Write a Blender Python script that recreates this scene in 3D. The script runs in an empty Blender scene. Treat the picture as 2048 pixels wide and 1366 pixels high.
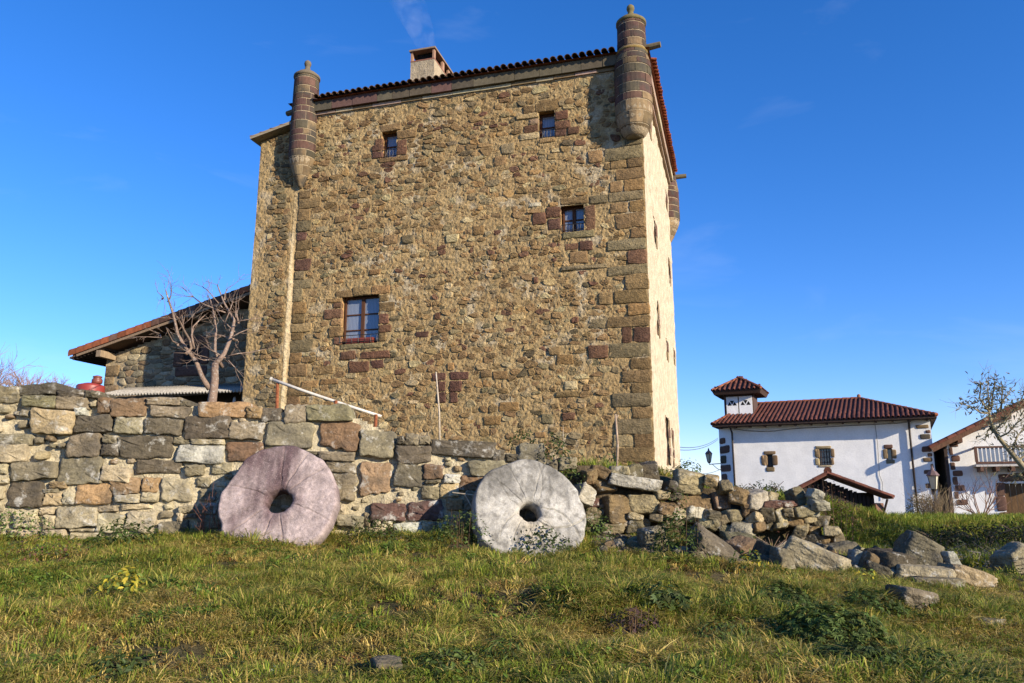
import bpy, bmesh, math, random
import numpy as np
from mathutils import Vector, Matrix, Euler

sc = bpy.context.scene
COL = sc.collection

# ------------------------------------------------------------------ camera, sky, sun, exposure
F = 1550.0                      # focal length in pixels of the 2048 px wide photograph
TH = math.atan(317 / F)         # the camera looks up by this angle
CT, ST = math.cos(TH), math.sin(TH)
EZ = 1.6
cd = bpy.data.cameras.new('camera'); cam = bpy.data.objects.new('camera', cd); COL.objects.link(cam)
cam.location = (0, 0, EZ); cam.rotation_euler = (math.pi / 2 + TH, 0, 0)
cd.sensor_width = 36; cd.lens = F / 2048 * 36; cd.clip_start = .1; cd.clip_end = 3000
sc.camera = cam

SUN_EL, SUN_AZ = math.radians(19), math.radians(-41.5)     # azimuth measured from +X
SD = Vector((math.cos(SUN_AZ) * math.cos(SUN_EL), math.sin(SUN_AZ) * math.cos(SUN_EL), math.sin(SUN_EL)))
sl = bpy.data.lights.new('sun', 'SUN'); so = bpy.data.objects.new('sun', sl); COL.objects.link(so)
so.rotation_euler = SD.to_track_quat('Z', 'Y').to_euler()
sl.energy = 5.0; sl.angle = math.radians(.5); sl.color = (1.0, .87, .68)
so.location = (20, -20, 30)

wd = bpy.data.worlds.new('World'); sc.world = wd; wd.use_nodes = True
nt = wd.node_tree; nt.nodes.clear()
def N(t, kind, **kw):
    n = t.nodes.new(kind)
    for k, v in kw.items(): setattr(n, k, v)
    return n
sky = N(nt, 'ShaderNodeTexSky', sky_type='NISHITA', sun_disc=False, sun_elevation=SUN_EL,
        sun_rotation=math.atan2(SD.x, SD.y), altitude=300, air_density=1.0, dust_density=0.0, ozone_density=4.5)
tc = N(nt, 'ShaderNodeTexCoord'); mp = N(nt, 'ShaderNodeMapping'); mp.inputs['Scale'].default_value = (1.6, 1.6, 5.0)
mp.inputs['Rotation'].default_value = (.9, .2, 2.3)
no = N(nt, 'ShaderNodeTexNoise'); no.inputs['Scale'].default_value = 2.1; no.inputs['Detail'].default_value = 8; no.inputs['Roughness'].default_value = .55
no.inputs['Distortion'].default_value = .6
rp = N(nt, 'ShaderNodeValToRGB'); rp.color_ramp.elements[0].position = .56; rp.color_ramp.elements[1].position = .95
rp.color_ramp.elements[1].color = (.13, .13, .13, 1)
hs = N(nt, 'ShaderNodeHueSaturation'); hs.inputs['Saturation'].default_value = 1.22
mx = N(nt, 'ShaderNodeMixRGB'); mx.inputs['Color2'].default_value = (5.2, 5.6, 6.2, 1)
bg = N(nt, 'ShaderNodeBackground'); bg.inputs['Strength'].default_value = .128
ow = N(nt, 'ShaderNodeOutputWorld')
L = nt.links.new
L(tc.outputs['Generated'], mp.inputs['Vector']); L(mp.outputs['Vector'], no.inputs['Vector']); L(no.outputs['Fac'], rp.inputs['Fac'])
tn = N(nt, 'ShaderNodeMixRGB', blend_type='MULTIPLY'); tn.inputs['Fac'].default_value = 1; tn.inputs['Color2'].default_value = (1.02, .88, 1.10, 1)
L(sky.outputs['Color'], hs.inputs['Color']); L(hs.outputs['Color'], tn.inputs['Color1']); L(tn.outputs['Color'], mx.inputs['Color1']); L(rp.outputs['Color'], mx.inputs['Fac'])
L(mx.outputs['Color'], bg.inputs['Color']); L(bg.outputs['Background'], ow.inputs['Surface'])

sc.view_settings.view_transform = 'Standard'; sc.view_settings.look = 'None'
sc.view_settings.exposure = 0.8; sc.view_settings.gamma = 1.0; sc.view_settings.use_curve_mapping = False
sc.cycles.volume_step_rate = 2.0
sc.cycles.max_bounces = 5

# ------------------------------------------------------------------ helpers: photo ray -> point on a real plane
def ray(px, py):
    u = (px - 1024) / F; v = (683 - py) / F
    return (u, CT - v * ST, ST + v * CT)
def P(px, py, Y):
    d = ray(px, py); t = Y / d[1]
    return Vector((d[0] * t, Y, EZ + d[2] * t))
class Frame:
    """an upright local frame: x along a wall, y into it, z up (world height)"""
    def __init__(s, x, y, a):
        s.o = (x, y); s.a = a; s.ex = (math.cos(a), math.sin(a)); s.ey = (-math.sin(a), math.cos(a))
    def _hit(s, px, py, n, c):
        d = ray(px, py)
        t = (s.o[0] * n[0] + s.o[1] * n[1] + c) / (d[0] * n[0] + d[1] * n[1])
        X, Y, Z = d[0] * t, d[1] * t, EZ + d[2] * t
        return ((X - s.o[0]) * s.ex[0] + (Y - s.o[1]) * s.ex[1], (X - s.o[0]) * s.ey[0] + (Y - s.o[1]) * s.ey[1], Z)
    def front(s, px, py, c=0.0):
        h = s._hit(px, py, s.ey, c); return h[0], h[2]
    def side(s, px, py, c=0.0):
        h = s._hit(px, py, s.ex, c); return h[1], h[2]
    def world(s, x, y, z):
        return Vector((s.o[0] + x * s.ex[0] + y * s.ey[0], s.o[1] + x * s.ex[1] + y * s.ey[1], z))

R0 = random.Random(7)
NR = np.random.default_rng(5)

class MB:
    """collects vertices, faces and vertex colours for ONE mesh"""
    def __init__(s): s.V = []; s.C = []; s.n = 0; s.L = []; s.S = []
    def add(s, V, Fs, col=(.5, .5, .5)):
        V = np.asarray(V, float).reshape(-1, 3); c = np.asarray(col, float)
        if c.ndim == 1: c = np.tile(c[:3], (len(V), 1))
        s.V.append(V); s.C.append(c[:, :3])
        if isinstance(Fs, np.ndarray):
            s.L.append((Fs + s.n).ravel()); s.S.append(np.full(len(Fs), Fs.shape[1]))
        else:
            s.L.append(np.array([i + s.n for f in Fs for i in f], int)); s.S.append(np.array([len(f) for f in Fs], int))
        s.n += len(V)
    def box(s, x0, y0, z0, x1, y1, z1, col=(.5, .5, .5)):
        V = [(x0, y0, z0), (x1, y0, z0), (x1, y1, z0), (x0, y1, z0), (x0, y0, z1), (x1, y0, z1), (x1, y1, z1), (x0, y1, z1)]
        s.add(V, [(0, 3, 2, 1), (4, 5, 6, 7), (0, 1, 5, 4), (1, 2, 6, 5), (2, 3, 7, 6), (3, 0, 4, 7)], col)
    def beam(s, a, b, w, h, col=(.5, .5, .5), up=(0, 0, 1)):
        a, b = Vector(a), Vector(b); d = (b - a).normalized(); u = Vector(up)
        r = d.cross(u).normalized(); u = r.cross(d).normalized()
        V = [p + r * (w / 2 * i) + u * (h / 2 * j) for p in (a, b) for i, j in ((-1, -1), (1, -1), (1, 1), (-1, 1))]
        s.add([tuple(v) for v in V], [(0, 1, 2, 3), (7, 6, 5, 4), (0, 4, 5, 1), (1, 5, 6, 2), (2, 6, 7, 3), (3, 7, 4, 0)], col)
    def tube(s, pts, rad, k=6, col=(.5, .5, .5), cap=True):
        pts = [Vector(p) for p in pts]; n = len(pts)
        if not hasattr(rad, '__len__'): rad = [rad] * n
        V = []; ref = None
        for i, p in enumerate(pts):
            d = (pts[min(i + 1, n - 1)] - pts[max(i - 1, 0)]).normalized()
            if ref is None: ref = Vector((0, 0, 1)) if abs(d.z) < .9 else Vector((1, 0, 0))
            r = (ref - d * ref.dot(d)).normalized(); u = d.cross(r); ref = r
            for j in range(k):
                a = 2 * math.pi * j / k
                V.append(p + (r * math.cos(a) + u * math.sin(a)) * rad[i])
        Fs = [(i * k + j, i * k + (j + 1) % k, (i + 1) * k + (j + 1) % k, (i + 1) * k + j) for i in range(n - 1) for j in range(k)]
        if cap: Fs += [tuple(range(k - 1, -1, -1)), tuple(range((n - 1) * k, n * k))]
        s.add([tuple(v) for v in V], Fs, col)
    def lathe(s, prof, k=20, col=(.5, .5, .5), c=(0, 0)):
        V = [(c[0] + r * math.cos(2 * math.pi * j / k), c[1] + r * math.sin(2 * math.pi * j / k), z) for r, z in prof for j in range(k)]
        Fs = [(i * k + j, i * k + (j + 1) % k, (i + 1) * k + (j + 1) % k, (i + 1) * k + j) for i in range(len(prof) - 1) for j in range(k)]
        Fs += [tuple(range(k - 1, -1, -1)), tuple(range((len(prof) - 1) * k, len(prof) * k))]
        s.add(V, Fs, col)
    def build(s, name, mat, parent=None, smooth=False, kind=None, mesh_only=False):
        me = bpy.data.meshes.new(name)
        V = np.concatenate(s.V); Lp = np.concatenate(s.L).astype(np.int32); S = np.concatenate(s.S).astype(np.int32); C = np.concatenate(s.C)
        me.vertices.add(len(V)); me.vertices.foreach_set('co', V.ravel().astype(np.float32))
        me.loops.add(len(Lp)); me.loops.foreach_set('vertex_index', Lp)
        me.polygons.add(len(S)); st = np.zeros(len(S), np.int32); st[1:] = np.cumsum(S)[:-1]
        me.polygons.foreach_set('loop_start', st); me.polygons.foreach_set('loop_total', S)
        me.polygons.foreach_set('use_smooth', np.full(len(S), bool(smooth)))
        at = me.color_attributes.new('Col', 'FLOAT_COLOR', 'POINT')
        at.data.foreach_set('color', np.concatenate([C, np.ones((len(C), 1))], 1).ravel().astype(np.float32))
        me.update(calc_edges=True); me.validate()
        if mat: me.materials.append(mat)
        if mesh_only: return me
        o = bpy.data.objects.new(name, me); COL.objects.link(o)
        if parent: o.parent = parent
        if kind: o['kind'] = kind
        return o

def thing(name, label, cat, loc=(0, 0, 0), rotz=0.0, group=None):
    o = bpy.data.objects.new(name, None); COL.objects.link(o); o.empty_display_size = .2
    o.location = loc; o.rotation_euler = (0, 0, rotz); o['label'] = label; o['category'] = cat
    if group: o['group'] = group
    return o
def tag(o, label, cat, group=None):
    o['label'] = label; o['category'] = cat
    if group: o['group'] = group
    return o
def inst(name, me, parent=None, loc=(0, 0, 0), rot=(0, 0, 0), scl=(1, 1, 1)):
    o = bpy.data.objects.new(name, me); COL.objects.link(o)
    if parent: o.parent = parent
    o.location = loc; o.rotation_euler = rot; o.scale = scl
    return o

# ------------------------------------------------------------------ materials
def new_mat(name):
    m = bpy.data.materials.new(name); m.use_nodes = True
    t = m.node_tree; b = t.nodes['Principled BSDF']
    return m, t, b
def stone_mat(name, s1=9.0, s2=60.0, bump=.5, dist=.02, var=.55, lichen=0.0, lscale=7.0, lcol=(.5, .48, .42), rough=.95, dark=0.0, objrand=0.0, ridge=0.0):
    m, t, b = new_mat(name); L = t.links.new
    co = N(t, 'ShaderNodeTexCoord'); at = N(t, 'ShaderNodeAttribute', attribute_name='Col')
    n1 = N(t, 'ShaderNodeTexNoise'); n1.inputs['Scale'].default_value = s1; n1.inputs['Detail'].default_value = 7; n1.inputs['Roughness'].default_value = .65
    n2 = N(t, 'ShaderNodeTexNoise'); n2.inputs['Scale'].default_value = s2; n2.inputs['Detail'].default_value = 4; n2.inputs['Roughness'].default_value = .6
    L(co.outputs['Object'], n1.inputs['Vector']); L(co.outputs['Object'], n2.inputs['Vector'])
    mr = N(t, 'ShaderNodeMapRange'); mr.inputs['From Min'].default_value = .25; mr.inputs['From Max'].default_value = .75
    mr.inputs['To Min'].default_value = 1 - var; mr.inputs['To Max'].default_value = 1 + var
    L(n1.outputs['Fac'], mr.inputs['Value'])
    mr2 = N(t, 'ShaderNodeMapRange'); mr2.inputs['From Min'].default_value = .3; mr2.inputs['From Max'].default_value = .7
    mr2.inputs['To Min'].default_value = 1 - var * .6; mr2.inputs['To Max'].default_value = 1 + var * .6
    L(n2.outputs['Fac'], mr2.inputs['Value'])
    mm = N(t, 'ShaderNodeMath', operation='MULTIPLY'); L(mr.outputs[0], mm.inputs[0]); L(mr2.outputs[0], mm.inputs[1])
    vm = N(t, 'ShaderNodeVectorMath', operation='SCALE'); L(at.outputs['Color'], vm.inputs[0]); L(mm.outputs[0], vm.inputs['Scale'])
    cur = vm.outputs[0]
    if objrand:
        oi = N(t, 'ShaderNodeObjectInfo'); m3 = N(t, 'ShaderNodeMapRange')
        m3.inputs['To Min'].default_value = 1 - objrand; m3.inputs['To Max'].default_value = 1 + objrand
        L(oi.outputs['Random'], m3.inputs['Value']); v3 = N(t, 'ShaderNodeVectorMath', operation='SCALE')
        L(cur, v3.inputs[0]); L(m3.outputs[0], v3.inputs['Scale']); cur = v3.outputs[0]
    if lichen:
        n3 = N(t, 'ShaderNodeTexNoise'); n3.inputs['Scale'].default_value = lscale; n3.inputs['Detail'].default_value = 6; n3.inputs['Roughness'].default_value = .7
        L(co.outputs['Object'], n3.inputs['Vector'])
        r3 = N(t, 'ShaderNodeMapRange'); r3.inputs['From Min'].default_value = .60 - .12 * lichen; r3.inputs['From Max'].default_value = .70 - .1 * lichen
        r3.inputs['To Max'].default_value = .75
        L(n3.outputs['Fac'], r3.inputs['Value'])
        mxx = N(t, 'ShaderNodeMixRGB'); mxx.inputs['Color2'].default_value = (*lcol, 1); L(r3.outputs[0], mxx.inputs['Fac']); L(cur, mxx.inputs['Color1']); cur = mxx.outputs['Color']
    if dark:
        n4 = N(t, 'ShaderNodeTexNoise'); n4.inputs['Scale'].default_value = lscale * .45; n4.inputs['Detail'].default_value = 5
        mp4 = N(t, 'ShaderNodeMapping'); mp4.inputs['Location'].default_value = (3.1, 7.7, 1.3); L(co.outputs['Object'], mp4.inputs['Vector']); L(mp4.outputs['Vector'], n4.inputs['Vector'])
        r4 = N(t, 'ShaderNodeMapRange'); r4.inputs['From Min'].default_value = .5; r4.inputs['From Max'].default_value = .66; r4.inputs['To Max'].default_value = dark
        L(n4.outputs['Fac'], r4.inputs['Value'])
        mx4 = N(t, 'ShaderNodeMixRGB'); mx4.inputs['Color2'].default_value = (.055, .05, .042, 1); L(r4.outputs[0], mx4.inputs['Fac']); L(cur, mx4.inputs['Color1']); cur = mx4.outputs['Color']
    L(cur, b.inputs['Base Color']); b.inputs['Roughness'].default_value = rough; b.inputs['Specular IOR Level'].default_value = .15
    ad = N(t, 'ShaderNodeMath', operation='MULTIPLY_ADD'); ad.inputs[1].default_value = .5; L(n2.outputs['Fac'], ad.inputs[0]); L(n1.outputs['Fac'], ad.inputs[2])
    hgt = ad.outputs[0]
    if ridge:                                              # layered, chipped surface of split stone
        mp5 = N(t, 'ShaderNodeMapping'); mp5.inputs['Scale'].default_value = (1, 1, 2.2); mp5.inputs['Rotation'].default_value = (.1, .25, 0); L(co.outputs['Object'], mp5.inputs['Vector'])
        vo = N(t, 'ShaderNodeTexVoronoi'); vo.inputs['Scale'].default_value = s1 * 1.7; vo.feature = 'F1'; L(mp5.outputs['Vector'], vo.inputs['Vector'])
        n5 = N(t, 'ShaderNodeTexNoise'); n5.inputs['Scale'].default_value = s1 * .8; n5.inputs['Detail'].default_value = 6; n5.inputs['Distortion'].default_value = 1.2; L(mp5.outputs['Vector'], n5.inputs['Vector'])
        a5 = N(t, 'ShaderNodeMath', operation='MULTIPLY_ADD'); a5.inputs[1].default_value = -.35 * ridge; L(vo.outputs['Distance'], a5.inputs[0]); L(hgt, a5.inputs[2])
        a6 = N(t, 'ShaderNodeMath', operation='MULTIPLY_ADD'); a6.inputs[1].default_value = 1.1 * ridge; L(n5.outputs['Fac'], a6.inputs[0]); L(a5.outputs[0], a6.inputs[2]); hgt = a6.outputs[0]
    bp = N(t, 'ShaderNodeBump'); bp.inputs['Strength'].default_value = bump; bp.inputs['Distance'].default_value = dist
    L(hgt, bp.inputs['Height']); L(bp.outputs['Normal'], b.inputs['Normal'])
    return m
def plain_mat(name, rough=.7, spec=.3, var=.25, scale=14.0, bump=0.0, objrand=0.0, stretch=None, metal=0.0):
    """colour from the vertex colours, with a little noise"""
    m, t, b = new_mat(name); L = t.links.new
    co = N(t, 'ShaderNodeTexCoord'); at = N(t, 'ShaderNodeAttribute', attribute_name='Col')
    n1 = N(t, 'ShaderNodeTexNoise'); n1.inputs['Scale'].default_value = scale; n1.inputs['Detail'].default_value = 5
    if stretch:
        mp = N(t, 'ShaderNodeMapping'); mp.inputs['Scale'].default_value = stretch; L(co.outputs['Object'], mp.inputs['Vector']); L(mp.outputs['Vector'], n1.inputs['Vector'])
    else: L(co.outputs['Object'], n1.inputs['Vector'])
    mr = N(t, 'ShaderNodeMapRange'); mr.inputs['From Min'].default_value = .3; mr.inputs['From Max'].default_value = .7
    mr.inputs['To Min'].default_value = 1 - var; mr.inputs['To Max'].default_value = 1 + var; L(n1.outputs['Fac'], mr.inputs['Value'])
    fac = mr.outputs[0]
    if objrand:
        oi = N(t, 'ShaderNodeObjectInfo'); m3 = N(t, 'ShaderNodeMapRange')
        m3.inputs['To Min'].default_value = 1 - objrand; m3.inputs['To Max'].default_value = 1 + objrand
        L(oi.outputs['Random'], m3.inputs['Value']); mu = N(t, 'ShaderNodeMath', operation='MULTIPLY'); L(fac, mu.inputs[0]); L(m3.outputs[0], mu.inputs[1]); fac = mu.outputs[0]
    vm = N(t, 'ShaderNodeVectorMath', operation='SCALE'); L(at.outputs['Color'], vm.inputs[0]); L(fac, vm.inputs['Scale'])
    L(vm.outputs[0], b.inputs['Base Color']); b.inputs['Roughness'].default_value = rough; b.inputs['Specular IOR Level'].default_value = spec; b.inputs['Metallic'].default_value = metal
    if bump:
        bp = N(t, 'ShaderNodeBump'); bp.inputs['Strength'].default_value = bump; bp.inputs['Distance'].default_value = .01
        L(n1.outputs['Fac'], bp.inputs['Height']); L(bp.outputs['Normal'], b.inputs['Normal'])
    return m
def leaf_mat(name, rough=.5, trans=.25, objrand=.3):
    m, t, b = new_mat(name); L = t.links.new
    at = N(t, 'ShaderNodeAttribute', attribute_name='Col'); oi = N(t, 'ShaderNodeObjectInfo')
    m3 = N(t, 'ShaderNodeMapRange'); m3.inputs['To Min'].default_value = 1 - objrand; m3.inputs['To Max'].default_value = 1 + objrand
    L(oi.outputs['Random'], m3.inputs['Value'])
    vm = N(t, 'ShaderNodeVectorMath', operation='SCALE'); L(at.outputs['Color'], vm.inputs[0]); L(m3.outputs[0], vm.inputs['Scale'])
    L(vm.outputs[0], b.inputs['Base Color']); b.inputs['Roughness'].default_value = rough; b.inputs['Specular IOR Level'].default_value = .12
    tr = N(t, 'ShaderNodeBsdfTranslucent'); L(vm.outputs[0], tr.inputs['Color'])
    ms = N(t, 'ShaderNodeMixShader'); ms.inputs['Fac'].default_value = trans
    L(b.outputs['BSDF'], ms.inputs[1]); L(tr.outputs['BSDF'], ms.inputs[2]); L(ms.outputs['Shader'], t.nodes['Material Output'].inputs['Surface'])
    return m

M_tower = stone_mat('rubble_stone', 8, 40, 1.0, .035, .42, ridge=.8)
M_mortar = stone_mat('lime_mortar', 10, 34, 1.0, .04, .36)
M_plaster = stone_mat('lime_plaster', 3, 22, 1.0, .05, .34)
M_dressed = stone_mat('dressed_sandstone', 8, 70, .4, .012, .25)
M_bart = stone_mat('turret_stone', 6, 50, .45, .014, .35, dark=.9, lscale=4.5)
M_wall = stone_mat('field_stone', 5, 34, .8, .03, .42, lichen=.35, lscale=5.5, dark=.6, ridge=1.0)
M_rock = stone_mat('weathered_rock', 6, 36, 1.0, .035, .45, lichen=.25, lscale=7, dark=.6, ridge=1.2)
M_mill_r = stone_mat('pink_conglomerate', 6, 95, .9, .012, .42, lichen=.12, lscale=70, lcol=(.46, .38, .36))
M_mill_w = stone_mat('pale_limestone', 6, 70, 1.0, .016, .32, dark=.5, lscale=26)
M_white = stone_mat('whitewash', 1.3, 14, .5, .02, .10)
M_tile = plain_mat('terracotta', .85, .15, .3, 9, .3, .35)
M_wood = plain_mat('timber', .75, .2, .3, 6, .4, .12, (6, 6, 1))
M_metal = plain_mat('painted_metal', .5, .4, .15, 20)
M_rust = plain_mat('rusty_iron', .9, .1, .4, 30, .4)
M_plastic = plain_mat('moulded_plastic', .45, .4, .12, 10)
M_bark = stone_mat('bark', 14, 70, .6, .008, .4, lichen=.4, lscale=20, lcol=(.42, .40, .36))
M_twig = plain_mat('twigs', .8, .15, .25, 20)
M_leaf = leaf_mat('leaf', .6, .25, .2)
M_grass = leaf_mat('grass_blade', .55, .3, .35)
M_dry = leaf_mat('dead_leaf', .8, .12, .3)
M_glass, _t, _b = new_mat('window_glass'); _b.inputs['Base Color'].default_value = (.05, .07, .10, 1); _b.inputs['Roughness'].default_value = .06; _b.inputs['Specular IOR Level'].default_value = .9
M_lampglass, _t, _b = new_mat('lantern_glass'); _b.inputs['Base Color'].default_value = (.55, .52, .38, 1); _b.inputs['Roughness'].default_value = .25
M_fabric = plain_mat('net_curtain', .9, .1, .1, 30)

PAL = dict(g=(.19, .160, .104), d=(.105, .088, .060), o=(.265, .175, .09), t=(.35, .297, .190), r=(.30, .215, .16), w=(.385, .37, .305),
           b=(.165, .105, .06), p=(.115, .066, .055), m=(.185, .165, .095), y=(.33, .255, .145), k=(.135, .078, .057), n=(.205, .145, .082))
def pal(c, rng=R0, j=.16):
    b = PAL[c]; f = 1 + rng.uniform(-j, j)
    return tuple(max(.01, x * f * (1 + rng.uniform(-.03, .03))) for x in b)

# lattice noise, for relief and planting
def vnoise(x, y, seed=0):
    x = np.asarray(x, float); y = np.asarray(y, float)
    xi = np.floor(x).astype(np.int64); yi = np.floor(y).astype(np.int64); fx = x - xi; fy = y - yi
    fx = fx * fx * (3 - 2 * fx); fy = fy * fy * (3 - 2 * fy)
    def h(a, b):
        n = (a * 374761393 + b * 668265263 + seed * 974634781) & 0xffffffff
        n = ((n ^ (n >> 13)) * 1274126177) & 0xffffffff
        return ((n ^ (n >> 16)) & 0xffff) / 65535.0
    return (h(xi, yi) * (1 - fx) + h(xi + 1, yi) * fx) * (1 - fy) + (h(xi, yi + 1) * (1 - fx) + h(xi + 1, yi + 1) * fx) * fy
def fnoise(x, y, seed=0, o=3):
    r = 0; a = 1; t = 0
    for k in range(o):
        r = r + a * vnoise(np.asarray(x) * 2 ** k, np.asarray(y) * 2 ** k, seed + k); t += a; a *= .5
    return r / t

# ------------------------------------------------------------------ masonry helpers (wall frame: x along, y into the wall, z up)
def outline(x0, z0, x1, z1, rng, rnd=.22, jit=.05, n=4, tilt=0.0):
    """an irregular rounded block outline, counter-clockwise seen from the front (-y)"""
    w, h = x1 - x0, z1 - z0; r = rnd * min(w, h); c = [(x0, z0), (x1, z0), (x1, z1), (x0, z1)]
    c = [(x + rng.uniform(-jit, jit) * w * .8, z + rng.uniform(-jit, jit) * h) for x, z in c]
    pts = []
    for i in range(4):
        a, b, d = Vector(c[i - 1]), Vector(c[i]), Vector(c[(i + 1) % 4])
        ra = min(r * rng.uniform(.5, 1.6), (a - b).length * .45); rb = min(r * rng.uniform(.5, 1.6), (d - b).length * .45)
        p, q = b + (a - b).normalized() * ra, b + (d - b).normalized() * rb
        pts += [p, b + ((p + q) / 2 - b) * .45, q]
        m = n - 2
        for k in range(1, m + 1):
            e = b + (d - b) * ((k + .0) / (m + 1)); e = q.lerp(d + (b - d).normalized() * r, k / (m + 1.0))
            nrm = Vector(((d - b).y, -(d - b).x)).normalized()
            pts.append(e + nrm * rng.uniform(-jit, jit) * min(w, h) * .8)
    if tilt:
        cx, cz = (x0 + x1) / 2, (z0 + z1) / 2; ca, sa = math.cos(tilt), math.sin(tilt)
        pts = [Vector((cx + (p.x - cx) * ca - (p.y - cz) * sa, cz + (p.x - cx) * sa + (p.y - cz) * ca)) for p in pts]
    return [(p.x, p.y) for p in pts]
def block(mb, pts, yf, yb, rng, bev=.02, bulge=.01, rough=.006, col=(.3, .3, .3), tilt=0.0, rings=2):
    """one stone: outline pts, front face around y=yf, buried back at y=yb"""
    p = np.array(pts); n = len(p); c = p.mean(0); d = p - c; rad = np.linalg.norm(d, axis=1).mean() + 1e-6
    sz = max(.3, min(1, rad / .15)); tx, tz = rng.uniform(-tilt, tilt), rng.uniform(-tilt, tilt)
    def ring(s, y, q):
        xz = c + d * s; yy = y + (xz[:, 0] - c[0]) * tx + (xz[:, 1] - c[1]) * tz + np.array([rng.uniform(-1, 1) * q for _ in range(n)])
        return np.stack([xz[:, 0], yy, xz[:, 1]], 1)
    b = min(bev / rad, .35)
    R = [ring(1.0, yb, 0), ring(1.0, yf + bev * .9, rough * .5), ring(1 - b * .45, yf + bev * .18, rough), ring(1 - b * 1.5, yf - bulge * .4, rough)]
    if rings > 1: R.append(ring(.45, yf - bulge, rough * 1.6))
    V = np.concatenate(R + [np.array([[c[0], yf - bulge - rng.uniform(-1, 1) * rough, c[1]]])])
    k = len(R); Fs = [(i * n + j, i * n + (j + 1) % n, (i + 1) * n + (j + 1) % n, (i + 1) * n + j) for i in range(k - 1) for j in range(n)]
    Fs += [((k - 1) * n + j, (k - 1) * n + (j + 1) % n, k * n) for j in range(n)]
    mb.add(V, Fs, col)
def clip(poly, a, b, c):
    """keep a*x+b*y<=c"""
    out = []
    for i in range(len(poly)):
        p, q = poly[i - 1], poly[i]; dp, dq = a * p[0] + b * p[1] - c, a * q[0] + b * q[1] - c
        if (dp <= 0) != (dq <= 0):
            t = dp / (dp - dq); out.append((p[0] + (q[0] - p[0]) * t, p[1] + (q[1] - p[1]) * t))
        if dq <= 0: out.append(q)
    return out
def cells(pts, ax=1.5, k=22, lim=.8):
    """Voronoi cells of the points, stretched along x"""
    p = np.array(pts) / np.array([ax, 1.0]); nb = []
    for q in range(0, len(p), 400):                       # nearest neighbours, a slice at a time
        D = ((p[q:q + 400, None, :] - p[None, :, :]) ** 2).sum(-1); kk = min(k + 1, len(p) - 1)
        a = np.argpartition(D, kk, 1)[:, :kk + 1]; o = np.argsort(np.take_along_axis(D, a, 1), 1); nb.append(np.take_along_axis(a, o, 1)[:, 1:])
    nb = np.concatenate(nb)
    res = []
    for i in range(len(p)):
        x, y = p[i]; poly = [(x - lim, y - lim), (x + lim, y - lim), (x + lim, y + lim), (x - lim, y + lim)]
        for j in nb[i]:
            dx, dy = p[j] - p[i]; m = (p[i] + p[j]) / 2
            poly = clip(poly, dx, dy, dx * m[0] + dy * m[1])
            if not poly: break
        res.append([(a * ax, b) for a, b in poly])
    return res
def shrink_round(poly, gap, rng):
    """pull a polygon in by a gap and cut its corners"""
    p = [Vector(q) for q in poly]
    q = []
    for i in range(len(p)):                                # drop tiny edges
        if not q or (p[i] - q[-1]).length > .025: q.append(p[i])
    if len(q) > 2 and (q[0] - q[-1]).length < .025: q.pop()
    if len(q) < 3: return None
    c = sum(q, Vector((0, 0))) / len(q); out = []
    for i in range(len(q)):
        a, b, d = q[i - 1], q[i], q[(i + 1) % len(q)]
        out += [b.lerp(a, .22), b.lerp(d, .22)]
    r = sum((v - c).length for v in out) / len(out)
    s = max(.35, 1 - gap / r)
    return [((c + (v - c) * s).x, (c + (v - c) * s).y) for v in out], r
def relief_grid(mb, x0, x1, z0, z1, step, yfun, col, holes=(), keep=None, yb=0.0):
    nx, nz = max(2, int((x1 - x0) / step)), max(2, int((z1 - z0) / step))
    xs, zs = np.linspace(x0, x1, nx + 1), np.linspace(z0, z1, nz + 1); X, Z = np.meshgrid(xs, zs)
    Y = yfun(X, Z); V = np.stack([X, Y, Z], -1).reshape(-1, 3)
    i = np.arange(nx * nz); r, c = i // nx, i % nx; a = r * (nx + 1) + c
    Q = np.stack([a, a + 1, a + nx + 2, a + nx + 1], 1)
    cx, cz = (xs[c] + xs[c + 1]) / 2, (zs[r] + zs[r + 1]) / 2; ok = np.ones(len(Q), bool)
    for h in holes: ok &= ~((cx > h[0]) & (cx < h[2]) & (cz > h[1]) & (cz < h[3]))
    if keep is not None: ok &= keep(cx, cz)
    C = col(V[:, 0], V[:, 2]) if callable(col) else col
    mb.add(V, Q[ok], C)
def rock_mesh(mb, center, size, rng, rot=(0, 0, 0), col=(.3, .28, .22), boxy=.5, sub=3, rough=.05):
    bm = bmesh.new(); bmesh.ops.create_icosphere(bm, subdivisions=sub, radius=1)
    D = np.array([v.co[:] for v in bm.verts]); Fs = [tuple(v.index for v in f.verts) for f in bm.faces]; bm.free()
    pl = []
    for ax in range(3):
        for s in (-1, 1):
            n = [rng.uniform(-.3, .3) * (1.15 - boxy) for _ in range(3)]; n[ax] = s; pl.append((n, rng.uniform(.78, 1.0)))
    for _ in range(11):
        n = [rng.gauss(0, 1) for _ in range(3)]; l = math.sqrt(sum(q * q for q in n)); n = [q / l for q in n]
        pl.append((n, rng.uniform(.85, 1.2) + boxy * .3))
    Nn = np.array([q[0] for q in pl]); Nn /= np.linalg.norm(Nn, axis=1)[:, None]; dd = np.array([q[1] for q in pl])
    dots = D @ Nn.T; r = np.where(dots > 1e-3, dd / np.maximum(dots, 1e-3), 9)
    rr = -np.log(np.exp(-r * 75).sum(1)) / 75             # soft minimum: worn edges
    sd = rng.randrange(9999)
    rr = rr * (1 + rough * (fnoise(D[:, 0] * 3 + 7, D[:, 1] * 3 + D[:, 2] * 4, sd, 3) - .5) * 2)
    V = D * rr[:, None] * (np.array(size) / 2)
    V = V @ np.array(Euler(rot).to_matrix()).T + np.array(center)
    mb.add(V, Fs, col)

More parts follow.
